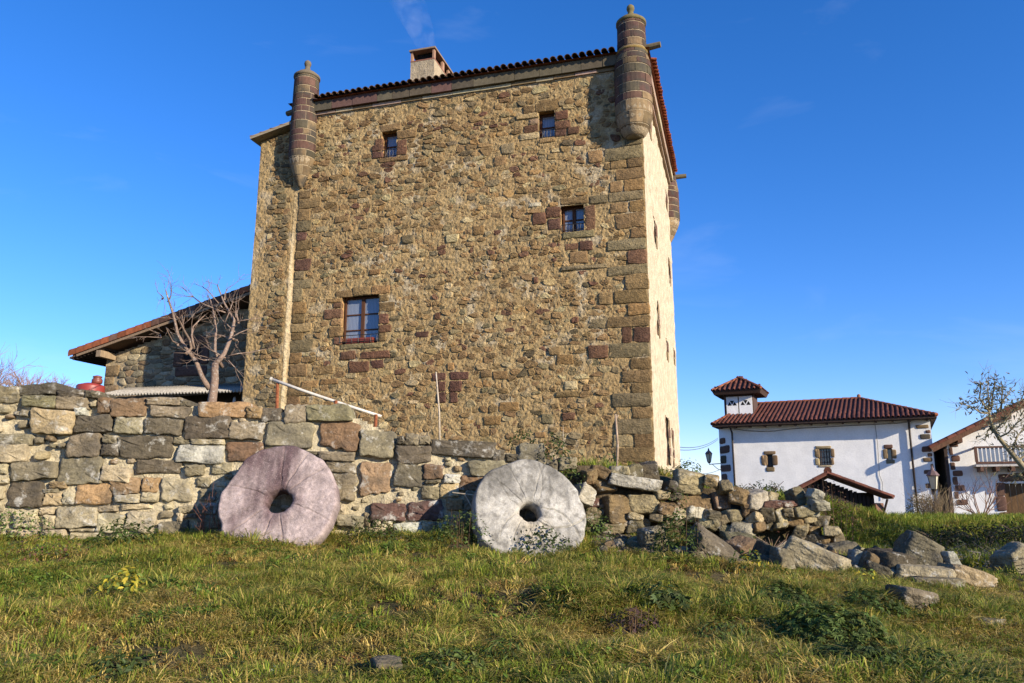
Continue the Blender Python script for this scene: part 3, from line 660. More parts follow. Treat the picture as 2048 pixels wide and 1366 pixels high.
# turrets at three corners
def turret(cx, cy, rl, ru, tip, ztop, spout, rng, lich):
    core = MB(); seg = 28
    prof = [(.20, tip), (rl * .62, tip + .10), (rl * .80, tip + .28), (rl * .94, tip + .5), (rl, tip + .72), (rl * .985, tip + 2.2), (ru * 1.03, ztop - .9), (ru, ztop)] if lich else [(.06, tip), (rl * .45, tip + .28), (rl * .72, tip + .55), (rl * .95, tip + .85), (rl, tip + 1.05), (rl * .985, tip + 2.2), (ru * 1.03, ztop - .9), (ru, ztop)]
    core.lathe([(r - .005, z_) for r, z_ in prof], seg, (.31, .245, .16), (cx, cy)); o = core.build('turret', M_mortar, tower, smooth=True)
    def rad(z_):
        for (r0, z0_), (r1, z1_) in zip(prof, prof[1:]):
            if z0_ <= z_ <= z1_: return r0 + (r1 - r0) * (z_ - z0_) / (z1_ - z0_)
        return ru
    z_ = tip + .02; k = 0
    while z_ < ztop - .05:
        hh = rng.uniform(.19, .31) if z_ > tip + .8 else rng.uniform(.26, .34); z1_ = min(z_ + hh, ztop); n = rng.choice((6, 7, 8)) if z_ > tip + .7 else 4
        a0 = k * .45 + rng.uniform(-.1, .1); cuts = [a0 + 2 * math.pi * (q + rng.uniform(-.18, .18)) / n for q in range(n)]; cuts.append(cuts[0] + 2 * math.pi)
        cc = ('n' if z_ < tip + .8 else None)
        for a_, b_ in zip(cuts, cuts[1:]):
            mid = (a_ + b_) / 2
            m = MB(); sg = 5; V = []
            gp = .015
            ang = np.linspace(a_ + gp / rad(z_ + hh / 2) * .6, b_ - gp / rad(z_ + hh / 2) * .6, sg + 1); pd = rng.uniform(.002, .012)
            for (zz, ro) in ((z_ + .010, -.03), (z_ + .016, pd), (z1_ - .016, pd), (z1_ - .010, -.03)):
                for t in ang: V.append((cx + (rad(zz) + ro) * math.cos(t), cy + (rad(zz) + ro) * math.sin(t), zz))
            Fs = [(i_ * (sg + 1) + q, i_ * (sg + 1) + q + 1, (i_ + 1) * (sg + 1) + q + 1, (i_ + 1) * (sg + 1) + q) for i_ in range(3) for q in range(sg)]
            Fs += [tuple(i_ * (sg + 1) for i_ in (0, 1, 2, 3)), tuple(i_ * (sg + 1) + sg for i_ in (3, 2, 1, 0))]
            m.add(V, Fs, tuple(q * (.72 if not cc else 1) for q in pal(cc or rng.choice('ppkpknd'), rng, .34))); m.build('block', M_bart, o, smooth=False)
        z_ = z1_; k += 1
    c = MB(); cl = (.15, .125, .06) if lich else (.14, .115, .08)
    c.lathe([(ru + .0, ztop), (ru + .035, ztop + .02), (ru + .03, ztop + .09), (ru * .8, ztop + .19), (.16, ztop + .26), (.10, ztop + .34), (.075, ztop + .46), (.10, ztop + .49), (.115, ztop + .55), (.10, ztop + .62), (.05, ztop + .67), (.01, ztop + .68)], 22, cl, (cx, cy))
    c.build('finial', M_dressed, o, smooth=True)
    if lich:
        c = MB(); c.lathe([(ru + .0, ztop - .95), (ru + .055, ztop - .93), (ru + .05, ztop - .87), (ru + .0, ztop - .84)], 24, (.23, .16, .06), (cx, cy)); c.build('string_course', M_dressed, o, smooth=True)
    if spout:
        dx, dy, zz = spout; c = MB(); d = Vector((dx, dy, 0)).normalized(); a_ = Vector((cx, cy, zz)) + d * ru * .8; b_ = Vector((cx, cy, zz + .02)) + d * (ru + .42)
        c.tube([a_, b_], [.10, .085], 9, (.14, .115, .07)); c.build('spout', M_dressed, o, smooth=False)
rb = random.Random(21)
turret(-.22, -.05, .52, .40, 11.45, 14.95, (.96, -.1, 14.15), rb, True)
turret(-10.70, -.06, .43, .39, 11.22, 14.95, (-.96, .25, 13.95), rb, False)
turret(-.12, DEP, .50, .40, 11.3, 14.95, (1, .1, 14.1), rb, False)
# chimney
CX0, CX1, CZ = T.front(821, 135, 2.2)[0], T.front(868, 135, 2.2)[0], T.front(845, 98, 2.2)[1]
m = MB(); m.box(CX0, 2.2, 14.2, CX1, 4.3, CZ - .42, (.34, .28, .19)); ch = m.build('chimney', M_plaster, tower)
m = MB(); m.box(CX0 - .04, 2.14, CZ - .06, CX1 + .05, 4.4, CZ, (.22, .16, .11)); m.build('cap', M_dressed, ch)
m = MB(); m.box(CX0 + .16, 2.4, CZ - .45, CX1 - .16, 4.1, CZ - .062, (.012, .011, .010)); m.build('flue', M_plaster, ch)
for (yy, l) in ((2.2, .13), (2.98, .18), (3.55, .18), (4.17, .13)):
    for xx in (CX0, CX1 - .07):
        m = MB(); m.box(xx, yy, CZ - .418, xx + .07, yy + l, CZ - .062, (.30, .18, .12)); m.build('pillar', M_dressed, ch)
m = MB(); m.box(CX0 - .008, 2.192, CZ - .445, CX1 + .008, 4.308, CZ - .40, (.22, .10, .07)); m.build('brick_band', M_dressed, ch)
# smoke
mS = bpy.data.materials.new('smoke'); mS.use_nodes = True; t = mS.node_tree; t.nodes.clear()
pv = N(t, 'ShaderNodeVolumePrincipled'); pv.inputs['Color'].default_value = (.8, .85, .95, 1); out = N(t, 'ShaderNodeOutputMaterial')
co = N(t, 'ShaderNodeTexCoord'); nz = N(t, 'ShaderNodeTexNoise'); nz.inputs['Scale'].default_value = 1.5; nz.inputs['Detail'].default_value = 4; nz.inputs['Distortion'].default_value = .8
sx = N(t, 'ShaderNodeSeparateXYZ'); t.links.new(co.outputs['Object'], sx.inputs[0])
fr_ = N(t, 'ShaderNodeMapRange'); fr_.inputs['From Min'].default_value = 0; fr_.inputs['From Max'].default_value = 3.0; fr_.inputs['To Min'].default_value = .42; fr_.inputs['To Max'].default_value = .0
t.links.new(sx.outputs['Z'], fr_.inputs['Value']); t.links.new(co.outputs['Object'], nz.inputs['Vector'])
r_ = N(t, 'ShaderNodeMapRange'); r_.inputs['From Min'].default_value = .42; r_.inputs['From Max'].default_value = .7; t.links.new(nz.outputs['Fac'], r_.inputs['Value'])
mu = N(t, 'ShaderNodeMath', operation='MULTIPLY'); t.links.new(fr_.outputs[0], mu.inputs[0]); t.links.new(r_.outputs[0], mu.inputs[1])
t.links.new(mu.outputs[0], pv.inputs['Density']); t.links.new(pv.outputs['Volume'], out.inputs['Volume'])
m = MB(); m.tube([(0, 0, 0), (-.1, 0, .5), (-.35, 0, 1.2), (-.75, 0, 2.1), (-1.1, 0, 3.0)], [.32, .38, .5, .62, .7], 12, (.8, .8, .8))
o = m.build('smoke', mS, kind='stuff'); o.location = T.world((CX0 + CX1) / 2, 2.7, CZ + .03); o['label'] = 'thin pale smoke drifting up from the tower chimney'

# ================================================================== RETAINING WALL
W = Frame(-6.2, WY0, math.atan(WYS))
wall = thing('stone_wall', 'rough field stone retaining wall with pale mortar, collapsing into loose rubble at one end', 'wall', (W.o[0], W.o[1], 0), W.a)
wp = thing  # (kept short below)
def wbox(crop, s, rowsl):
    return pr(W, crop, s, rowsl)
A, B_, C_, D_ = ((0, 740), 3.794), ((400, 780), 3.794), ((850, 820), 3.794), ((1150, 880), 3.7236)
WS = wbox(*A, [(-60, 115, 148, 250, 'g'), (-240, 105, -66, 250, 'g'), (152, 112, 440, 190, 'd'), (444, 152, 640, 198, 'd'), (644, 158, 745, 205, 'd'), (168, 197, 430, 290, 'm'), (434, 203, 660, 288, 'g'),
    (-60, 257, 222, 483, 'r'), (-260, 260, -66, 480, 'g'), (244, 294, 563, 486, 'y'), (570, 345, 853, 470, 'd'), (575, 292, 655, 338, 'w'), (745, 332, 890, 372, 'd'), (750, 214, 848, 325, 'b'), (856, 214, 1120, 345, 'b'), (1132, 214, 1358, 264, 'g'), (1362, 232, 1448, 275, 'd'),
    (1133, 270, 1438, 366, 'g'), (878, 358, 1083, 484, 'g'), (1089, 370, 1393, 498, 'd'), (1420, 364, 1743, 510, 'd'), (1494, 250, 1866, 358, 'o'), (-60, 488, 238, 570, 'g'), (-240, 490, -66, 690, 'g'), (-60, 574, 188, 688, 't'),
    (192, 490, 488, 686, 'd'), (518, 488, 762, 658, 'g'), (778, 492, 908, 560, 'g'), (784, 566, 900, 643, 'd'), (910, 498, 1308, 666, 'd'), (1324, 516, 1460, 555, 'g'), (1466, 533, 1690, 558, 't'), (1330, 563, 1703, 698, 'w'),
    (98, 694, 418, 832, 'g'), (445, 648, 762, 856, 'g'), (714, 655, 960, 722, 'g'), (772, 744, 1010, 846, 't'), (1020, 688, 1388, 782, 'd'), (1404, 710, 1553, 803, 'g'), (1604, 708, 1750, 788, 't'), (-60, 704, 58, 788, 't'), (-60, 797, 72, 862, 't'), (-240, 700, -66, 860, 'g'),
    (60, 838, 325, 1048, 'd'), (370, 842, 503, 906, 'n'), (334, 932, 478, 1026, 'y'), (336, 908, 428, 928, 'g'), (484, 930, 570, 1018, 't'), (572, 878, 838, 1018, 'o'), (855, 828, 1065, 940, 'n'), (1085, 812, 1208, 918, 'o'), (1222, 812, 1470, 1008, 't'),
    (1072, 928, 1203, 998, 't'), (884, 950, 1063, 1000, 't'), (918, 1006, 1143, 1060, 't'), (744, 1024, 898, 1080, 't'), (425, 1036, 738, 1193, 't'), (294, 1042, 413, 1098, 't'), (110, 1060, 288, 1198, 't'), (330, 1104, 422, 1208, 't'), (755, 1086, 955, 1228, 't'),
    (970, 1066, 1178, 1216, 't'), (1160, 1024, 1348, 1124, 'g'), (1358, 1028, 1478, 1083, 't'), (1352, 1090, 1390, 1143, 't'), (1397, 1090, 1498, 1130, 't'), (1200, 1142, 1438, 1258, 'g'), (528, 1204, 730, 1224, 't'), (534, 1230, 778, 1290, 't'), (95, 1204, 318, 1300, 't'), (324, 1210, 508, 1300, 't'),
    (1484, 812, 1598, 898, 'g'), (1514, 904, 1640, 1000, 'g'), (1502, 1010, 1650, 1090, 'g'), (1502, 1100, 1700, 1200, 'g'), (-60, 885, 24, 980, 't'), (-60, 990, 22, 1075, 't'), (0, 1090, 55, 1180, 't'), (-60, 1090, -5, 1190, 'g'), (1600, 1010, 1700, 1100, 'd')])
WS += wbox(*B_, [(362, 137, 468, 208, 'o'), (470, 145, 606, 243, 'd'), (652, 118, 808, 252, 'g'), (818, 118, 1140, 228, 'm'), (243, 248, 488, 373, 'g'), (498, 258, 852, 423, 'g'), (905, 238, 1200, 446, 'b'), (1210, 296, 1480, 515, 'g'), (1492, 418, 1768, 553, 'd'), (1492, 345, 1556, 410, 'd'), (1562, 340, 1655, 412, 'g'), (1662, 350, 1740, 410, 'g'),
    (205, 398, 473, 538, 'b'), (483, 424, 700, 455, 'g'), (725, 458, 900, 490, 'g'), (905, 470, 1188, 540, 'g'), (935, 548, 1188, 622, 'g'), (990, 628, 1188, 846, 'g'), (1202, 524, 1462, 800, 'n'), (1482, 562, 1698, 718, 'd'), (1704, 580, 1836, 672, 'b'), (1426, 730, 1668, 852, 't'), (1688, 734, 1818, 822, 'g'), (1120, 820, 1408, 925, 'g'), (1310, 862, 1560, 985, 'p'), (1565, 838, 1850, 1000, 'p'),
    (1044, 952, 1158, 1030, 't'), (1162, 962, 1236, 1045, 't'), (1246, 928, 1300, 1034, 'y'), (1313, 990, 1370, 1030, 't'), (1378, 992, 1465, 1040, 't'), (1474, 1012, 1686, 1088, 'w'), (1692, 1004, 1785, 1100, 'y'), (1262, 1034, 1420, 1082, 't'), (910, 560, 983, 625, 'o'), (1040, 855, 1100, 948, 't'), (200, 560, 330, 690, 'g'), (0, 700, 130, 800, 'g'), (100, 810, 260, 930, 'g'), (0, 860, 95, 960, 'd')])
WS += wbox(*C_, [(58, 234, 518, 348, 'd'), (508, 302, 606, 408, 'd'), (612, 332, 716, 400, 'd'), (708, 265, 900, 438, 'g'), (94, 364, 316, 498, 't'), (328, 392, 606, 498, 'g'), (-5, 455, 133, 518, 'o'), (138, 484, 268, 558, 'w'), (0, 528, 130, 558, 'g'), (0, 565, 103, 678, 'g'), (115, 560, 258, 660, 'y'), (268, 508, 438, 600, 'b'), (163, 668, 288, 758, 'o'),
    (-5, 838, 88, 958, 'y'), (294, 612, 400, 758, 'g'), (104, 780, 248, 900, 'g'), (254, 772, 380, 900, 'g'), (1014, 354, 1160, 458, 'g'), (910, 380, 1008, 470, 'd'), (910, 480, 1030, 560, 'g')])
kw = []
for s in WS:
    s = (min(s[0], s[2]), min(s[1], s[3]), max(s[0], s[2]), max(s[1], s[3]), s[4])
    if not any(hit(s, q, .03) for q in kw): kw.append(s)
WS = kw
topline = [(-720, 770), (-260, 775), (150, 772), (200, 792), (500, 812), (540, 830), (560, 818), (720, 828), (790, 868), (860, 885), (995, 892), (1040, 905), (1090, 935), (1160, 950), (1240, 985)]
TX = [W.front(*p)[0] for p in topline]; TZ = [W.front(*p)[1] for p in topline]
def wtop(x): return np.interp(x, TX, TZ)
rw = random.Random(17)
WX0, WX1 = TX[0], TX[-1]
m = MB()
def wrel(X, Z): return .030 + .022 * (fnoise(X * 5, Z * 5, 61, 3) - .5) * 2 + .012 * (vnoise(X * 19, Z * 19, 62) - .5) * 2 + .06 * np.clip((fnoise(X * 1.7, Z * 2.3, 64, 2) - .55) * 5, 0, 1)
def wcol(x, z):
    n = fnoise(x * 1.2, z * 1.2, 66, 3)[:, None]; e = sstep((x - W.front(960, 950)[0]) / .9)[:, None]
    c = (1 - n) * np.array((.36, .305, .195)) + n * np.array((.46, .40, .275))
    return c * (1 - e) + e * np.array((.10, .075, .045))
relief_grid(m, WX0, WX1, .6, 3.1, .034, wrel, wcol, keep=lambda x, z: z < wtop(x) - .05)
m.build('mortar', M_mortar, wall, smooth=True)
m = MB(); n = 60; xx = np.linspace(WX0, WX1, n); zt = wtop(xx) - .06
V = np.concatenate([np.stack([xx, np.full(n, .05), zt], 1), np.stack([xx, np.full(n, .62), zt - .02], 1), np.stack([xx, np.full(n, .64), np.full(n, .6)], 1)])
m.add(V, [(k * n + j, k * n + j + 1, k * n + n + 1 + j, k * n + n + j) for k in range(2) for j in range(n - 1)], (.17, .14, .09)); m.build('wall_core', M_mortar, wall, smooth=True)
# the stones one by one
for s in WS:
    m = MB(); wdt, hgt = s[2] - s[0], s[3] - s[1]; top = s[3] > wtop((s[0] + s[2]) / 2) - .10
    tl = rw.uniform(-.09, .09) if wdt < .5 else rw.uniform(-.04, .04)
    g_ = rw.uniform(-.012, .008)
    block(m, outline(s[0] + g_, s[1] + g_, s[2] - g_, s[3] - g_, rw, .12, .085, 6, tl), -.008 - rw.uniform(0, .055), .5 if top else .2, rw, bev=.018, bulge=.005, rough=.010, col=pal(s[4], rw, .12), tilt=.11)
    m.build('stone', M_wall, wall, smooth=True)
# the wall goes on past the picture edge
xe = min(s[0] for s in WS) - .02; m = MB()
for ar, po, yf, co in rubble(rw, rows(WX0, xe, .9, 3.0, rw, .2, .36, .28, .62), (WX0 + .02, .9, xe, 3.05), [], 1.7, -.02, 'gdtgtgnd', (.01, .03), .03):
    if max(q[1] for q in po) < wtop(po[0][0]) + .02: block(m, po, yf, .3, rw, .024, .012, .011, co, .1)
m.build('wall_stones', M_wall, wall, smooth=True, kind='stuff')
# small stones wedged in the gaps
pts = []
for _ in range(5200):
    x, z_ = rw.uniform(xe, WX1 - .2), rw.uniform(.95, 3.0)
    if z_ > wtop(x) - .10: continue
    r_ = rw.uniform(.03, .085)
    if any(s[0] - r_ < x < s[2] + r_ and s[1] - r_ * .7 < z_ < s[3] + r_ * .7 for s in WS): continue
    if any(abs(x - p[0]) < (r_ + p[2]) * 1.05 and abs(z_ - p[1]) < (r_ + p[2]) * .75 for p in pts): continue
    pts.append((x, z_, r_))
pts.sort(key=lambda p: -p[2]); small = MB(); left = 296 - len(WS) - 60
for k, (x, z_, r_) in enumerate(pts):
    m = MB() if k < left else small
    block(m, outline(x - r_, z_ - r_ * .62, x + r_, z_ + r_ * .62, rw, .3, .12, 3, rw.uniform(-.25, .25)), .012 - rw.uniform(0, .03), .12, rw, .02, .01, .006, pal(rw.choice('tgtgnyt'), rw), .15, rings=1)
    if k < left: m.build('stone', M_wall, wall, smooth=True)
if small.V: small.build('pinning_stones', M_wall, wall, smooth=True, kind='stuff')
# the collapsed end: loose blocks still stacked
DR = [(765, 240, 960, 390, 't', .1), (960, 270, 1055, 345, 'y', .3), (1060, 315, 1140, 395, 'g', -.2), (590, 375, 690, 445, 't', 0), (690, 385, 785, 435, 'd', 0), (785, 395, 1030, 508, 'n', .0), (1030, 400, 1155, 522, 'r', .05), (1130, 372, 1265, 475, 'n', .1), (1255, 385, 1425, 505, 'w', -.2), (1420, 395, 1505, 458, 't', .2), (1390, 455, 1520, 507, 'p', .03), (1518, 455, 1615, 492, 'p', -.05),
      (1620, 370, 1738, 492, 'g', -.25), (1718, 375, 1802, 442, 'w', .3), (1725, 448, 1838, 522, 'w', .1), (1612, 495, 1732, 582, 'g', 0), (1728, 512, 1802, 562, 'w', 0), (1695, 570, 1812, 628, 't', -.15), (1470, 503, 1580, 625, 't', -.5), (1545, 510, 1622, 562, 'g', 0), (605, 475, 755, 538, 'n', 0), (635, 540, 712, 588, 'g', 0), (712, 525, 815, 588, 't', -.3), (395, 428, 612, 555, 't', .02), (205, 430, 398, 612, 'n', .0),
      (830, 518, 965, 602, 'w', .1), (1115, 522, 1258, 602, 't', 0), (960, 530, 1062, 592, 'g', .2), (1048, 568, 1150, 632, 'g', -.2), (935, 590, 1062, 662, 't', 0), (1075, 628, 1155, 682, 't', 0), (1155, 622, 1302, 705, 'w', .1), (1288, 558, 1355, 622, 't', .3), (1300, 618, 1382, 682, 'n', 0), (1475, 620, 1575, 662, 't', 0), (1625, 638, 1705, 725, 't', .3), (190, 612, 340, 682, 'g', 0), (390, 590, 490, 690, 'g', .1), (480, 590, 560, 660, 'g', .3), (400, 555, 490, 598, 't', 0), (555, 555, 645, 608, 'g', 0), (180, 690, 350, 740, 't', 0),
      (100, 265, 145, 325, 'b', .1), (125, 205, 255, 290, 'n', .5), (265, 200, 400, 270, 't', .1), (395, 195, 492, 290, 'g', .1), (485, 175, 640, 312, 'd', .0), (60, 230, 140, 320, 'n', -.2), (150, 310, 290, 395, 'n', .1), (0, 360, 130, 480, 'w', .6), (90, 440, 180, 500, 'p', 0), (650, 320, 730, 385, 'd', .4), (1380, 590, 1480, 660, 'd', .2), (1560, 580, 1700, 650, 'n', .1), (1380, 505, 1470, 600, 'd', 0), (1250, 470, 1300, 560, 'n', .2), (80, 495, 190, 620, 'g', .2), (640, 590, 800, 640, 'g', 0),
      (1800, 565, 1900, 640, 'g', .2), (1745, 640, 1835, 712, 'n', -.2), (1840, 645, 1935, 705, 't', .1), (1900, 700, 2010, 770, 'g', .3), (1790, 715, 1880, 775, 'n', .2), (1700, 720, 1790, 790, 'd', -.3), (1940, 775, 2030, 830, 'n', .1)]
for (a, b_, c_, d_, k, tl) in DR:
    px, py = 1150 + (a + c_) / 2 / 3.7236, 880 + (b_ + d_) / 2 / 3.7236
    x, z_ = W.front(px, py); pw, ph = (c_ - a) / 3.7236, (d_ - b_) / 3.7236
    dist = W.world(x, 0, 0).y; sw, sh = pw / F * dist * 1.05, ph / F * dist * 1.05
    m = MB(); dp = max(.22, min(.5, sw * rw.uniform(.7, 1.1)))
    rock_mesh(m, (x, dp / 2 - .08 + rw.uniform(-.12, .10), z_), (sw * 1.15, dp, sh * 1.14), rw, (rw.uniform(-.3, .3), tl + rw.uniform(-.15, .15), rw.uniform(-.5, .5)), tuple(q * w_ * .74 for q, w_ in zip(pal(k, rw, .22), (1.04, 1, .88))), .5, 4, .07)
    m.build('stone', M_rock, wall, smooth=True)
# earth packed behind the loose end
m = MB()
relief_grid(m, W.front(1160, 960)[0], W.front(1650, 1000)[0], .4, 2.1, .07, lambda X, Z: .22 + .10 * (fnoise(X * 3, Z * 3, 91) - .5) * 2 + .0 * X, (.085, .065, .04), keep=lambda x, z: z < np.interp(x, [W.front(q, 950)[0] for q in (1160, 1240, 1330, 1450, 1560, 1650)], [2.05, 1.95, 1.85, 1.72, 1.62, 1.35]))
m.build('earth_fill', M_ground, wall, smooth=True)
# weathered stone beam lying on the rubble
p0, p1 = W.front(1218, 957), W.front(1321, 972)
m = MB(); rr = random.Random(5); n = 16; V = []
L_ = math.hypot(p1[0] - p0[0], p1[1] - p0[1])
rock_mesh(m, (0, 0, 0), (L_ * 1.03, .24, .17), rr, (0, 0, 0), (.27, .25, .20), .9, 4, .05)
o = m.build('stone_beam', M_rock, smooth=True); o.location = W.world((p0[0] + p1[0]) / 2, -.05, (p0[1] + p1[1]) / 2); o.rotation_euler = (0, math.atan2(p0[1] - p1[1], L_), W.a)
tag(o, 'long grey lichened stone beam lying across the rubble below the tower corner', 'stone beam')

# ================================================================== MILLSTONES
def millstone(name, label, px, py, ry, Yd, wpx, lean, turn, roll, R_, hole, thick, mat, col, grooves, seed, flat=None):
    """a worn disc with an eye through it and cut furrows, leaning on the wall; local: x right, y into, z up, centre at the eye"""
    rg = random.Random(seed); NA, nr = 380, 44; mb = MB(); V = []
    th = np.linspace(0, 2 * math.pi, NA, endpoint=False)
    edge = 1 + .03 * np.array([float(vnoise(2.2 * math.cos(t) + 9, 2.2 * math.sin(t) + 9, seed)) - .5 for t in th]) * 2 + .022 * (vnoise(th * 7, th * 0, seed + 1) - .5) - .03 * np.clip((vnoise(th * 3.1 + 4, th * 0, seed + 8) - .72) * 6, 0, 1)
    eye = 1 + .10 * (vnoise(3 * np.cos(th) + 5, 3 * np.sin(th) + 5, seed + 2) - .5) * 2
    rr = np.linspace(0, 1, nr)
    def disc(y0, sgn):
        P_ = []
        for q in rr:
            rad = hole * eye * (1 - q) + R_ * edge * q
            x, z_ = rad * np.cos(th), rad * np.sin(th)
            y = y0 + sgn * (.006 * (fnoise(x * 5 + 3, z_ * 5, seed + 3, 3) - .5) * 2 + .005 * (fnoise(x * 26, z_ * 26, seed + 4, 2) - .5) * 2 + .035 * np.clip((q - .95) / .05, 0, 1) ** 2 + .035 * np.clip((.12 - q) / .12, 0, 1) ** 2)
            if sgn > 0:
                for (ga, gd, gw, bend) in grooves:
                    da = (th - ga - bend * q - .02 * (float(vnoise(q * 9 + ga * 7, 0, seed + 9)) - .5) / max(q, .25) + math.pi) % (2 * math.pi) - math.pi; dist_ = np.abs(da) * rad
                    y = y + gd * np.exp(-(dist_ / gw) ** 2) * min(1, q * 6) * (1 if q < .97 else .5)
            P_.append(np.stack([x, y, z_], 1))
        return P_
    Fr = disc(0, 1); Bk = disc(thick, -1)[::-1]
    rings = Fr + Bk; V = np.concatenate(rings); k = len(rings)
    Fs = [(i_ * NA + (j + 1) % NA, i_ * NA + j, ((i_ + 1) % k) * NA + j, ((i_ + 1) % k) * NA + (j + 1) % NA) for i_ in range(k) for j in range(NA)]
    Fs = [f[::-1] for f in Fs]
    x, z_ = V[:, 0], V[:, 2]; n1 = fnoise(x * 2.2 + 4, z_ * 1.3, seed + 5, 3)[:, None]
    ang = np.arctan2(z_, x); rd0 = np.hypot(x, z_); st_ = (.6 * vnoise(x * 9 + 50, z_ * 1.1, seed + 6) + .4 * vnoise(ang * 7, rd0 * 2.5, seed + 7))[:, None]
    C = col(x, z_, n1, st_)
    rd_ = np.hypot(x, z_); qq = np.clip((rd_ - hole) / (R_ - hole), 0, 1); dirt = np.zeros(len(x))   # soil caught in the cuts
    for (ga, gd, gw, bend) in grooves:
        da = (ang - ga - bend * qq - .02 * (vnoise(qq * 9 + ga * 7, qq * 0, seed + 9) - .5) / np.maximum(qq, .25) + math.pi) % (2 * math.pi) - math.pi; dirt = np.maximum(dirt, np.exp(-(da * rd_ / (gw * 1.3)) ** 2))
    C = C * (1 - .14 * dirt[:, None])
    mb.add(V, np.array(Fs), C)
    o = mb.build(name, mat, smooth=True); c = P(px, py, Yd); o.location = c
    o.rotation_euler = Euler((0, roll, 0)).to_matrix().to_4x4().to_euler()
    o.rotation_euler = (Matrix.Rotation(turn, 4, 'Z') @ Matrix.Rotation(-lean, 4, 'X') @ Matrix.Rotation(roll, 4, 'Y')).to_euler()
    return o
def colr(x, z_, n, s):
    f = .55 * fnoise(x * 2.4 + 4, z_ * 1.9, 41, 3) + .3 * fnoise(x * 11, z_ * 1.5, 43, 3) + .15 * s[:, 0] + .12 * z_
    f = np.clip((f - .37) * 3.8, 0, 1)[:, None]; g_ = (fnoise(x * 40, z_ * 40, 44, 2) - .5)[:, None] * .5
    return ((1 - f) * np.array((.325, .262, .245)) + f * np.array((.105, .07, .072))) * (1 + g_)
def colw(x, z_, n, s):
    f = .5 * fnoise(x * 3 + 4, z_ * 2.2, 45, 3) + .35 * fnoise(x * 12, z_ * 1.8, 46, 3) + .15 * s[:, 0] + .10 * z_
    f = np.clip((f - .44) * 3.6, 0, 1)[:, None]; g_ = (fnoise(x * 36, z_ * 36, 47, 2) - .5)[:, None] * .4
    yl = np.clip(1 - np.hypot(x + .02, z_ + .14) / .30, 0, 1)[:, None]
    c = (1 - f) * np.array((.37, .352, .312)) + f * np.array((.15, .142, .125))
    return (c * (1 - .5 * yl) + .5 * yl * np.array((.36, .29, .18))) * (1 + g_)
gr1 = [(a, .013, .0065, b) for a, b in ((math.pi / 2 + .02, .0), (math.pi / 2 - .35, -.1), (math.pi / 2 - .75, -.15), (2.75, .1), (3.75, .05), (4.45, .02), (4.95, .0), (6.05, -.15))]
dA = P(557, 990, 8.85)
o = millstone('millstone', 'pinkish purple millstone with furrows leaning on the wall near the brown orange block', 557, 1000, 0, 8.78, 233, math.radians(19), W.a - .03, 0, .655, .140, .25, M_mill_r, colr, gr1, 3)
tag(o, o.name and 'pinkish purple millstone with shallow radial furrows, leaning against the mortared wall', 'millstone', 'millstones leaning on the wall')
gr2 = [(a, .011, .005, b) for a, b in ((1.9, .1), (2.3, .1), (1.35, -.1), (3.9, .4), (5.1, .3), (5.7, -.3), (4.6, .2))] + [(5.35, .03, .010, .9), (.35, .022, .008, -.9), (3.3, .012, .004, .8), (.9, .010, .004, .5), (4.9, .012, .004, -1.3), (2.8, .010, .004, -.7)]
o = millstone('millstone', '', 1062, 1022, 0, 9.0, 223, math.radians(24), W.a + .16, .05, .655, .125, .26, M_mill_w, colw, gr2, 12)
tag(o, 'whitish grey cracked millstone leaning where the wall starts to crumble', 'millstone', 'millstones leaning on the wall')

# ================================================================== FALLEN STONES in the grass
def gz(x, y): return float(ground(x, y))
def hitg(px, py, y0=3.0, y1=60.0):
    """where the photo ray through a pixel meets the ground"""
    d = ray(px, py); Y = y0
    while Y < y1:
        if EZ + d[2] / d[1] * Y < gz(d[0] / d[1] * Y, Y): break
        Y += .03
    return Vector((d[0] / d[1] * Y, Y, gz(d[0] / d[1] * Y, Y)))
def rock(px, py, Y, w, d, h,  rot, k, label, seed, boxy=.5, sub=3, lift=.0, name='fallen_stone'):
    """px,py: where the middle of its foot shows; w,d,h in metres"""
    p = P(px, py, Y) if py < 1180 else hitg(px, py); rg = random.Random(seed); m = MB(); s_ = 1.18 if py < 1180 else .95; w, d, h = w * s_, d * s_, h * s_
    rock_mesh(m, (0, 0, h / 2), (w, d, h), rg, (0, 0, 0), tuple(q * .72 for q in pal(k, rg, .1)), boxy, sub, .06)
    o = m.build(name, M_rock, smooth=True); o.location = (p.x, p.y, gz(p.x, p.y) - .03 + lift); o.rotation_euler = rot
    tag(o, label, 'stone', 'stones fallen from the wall'); return o
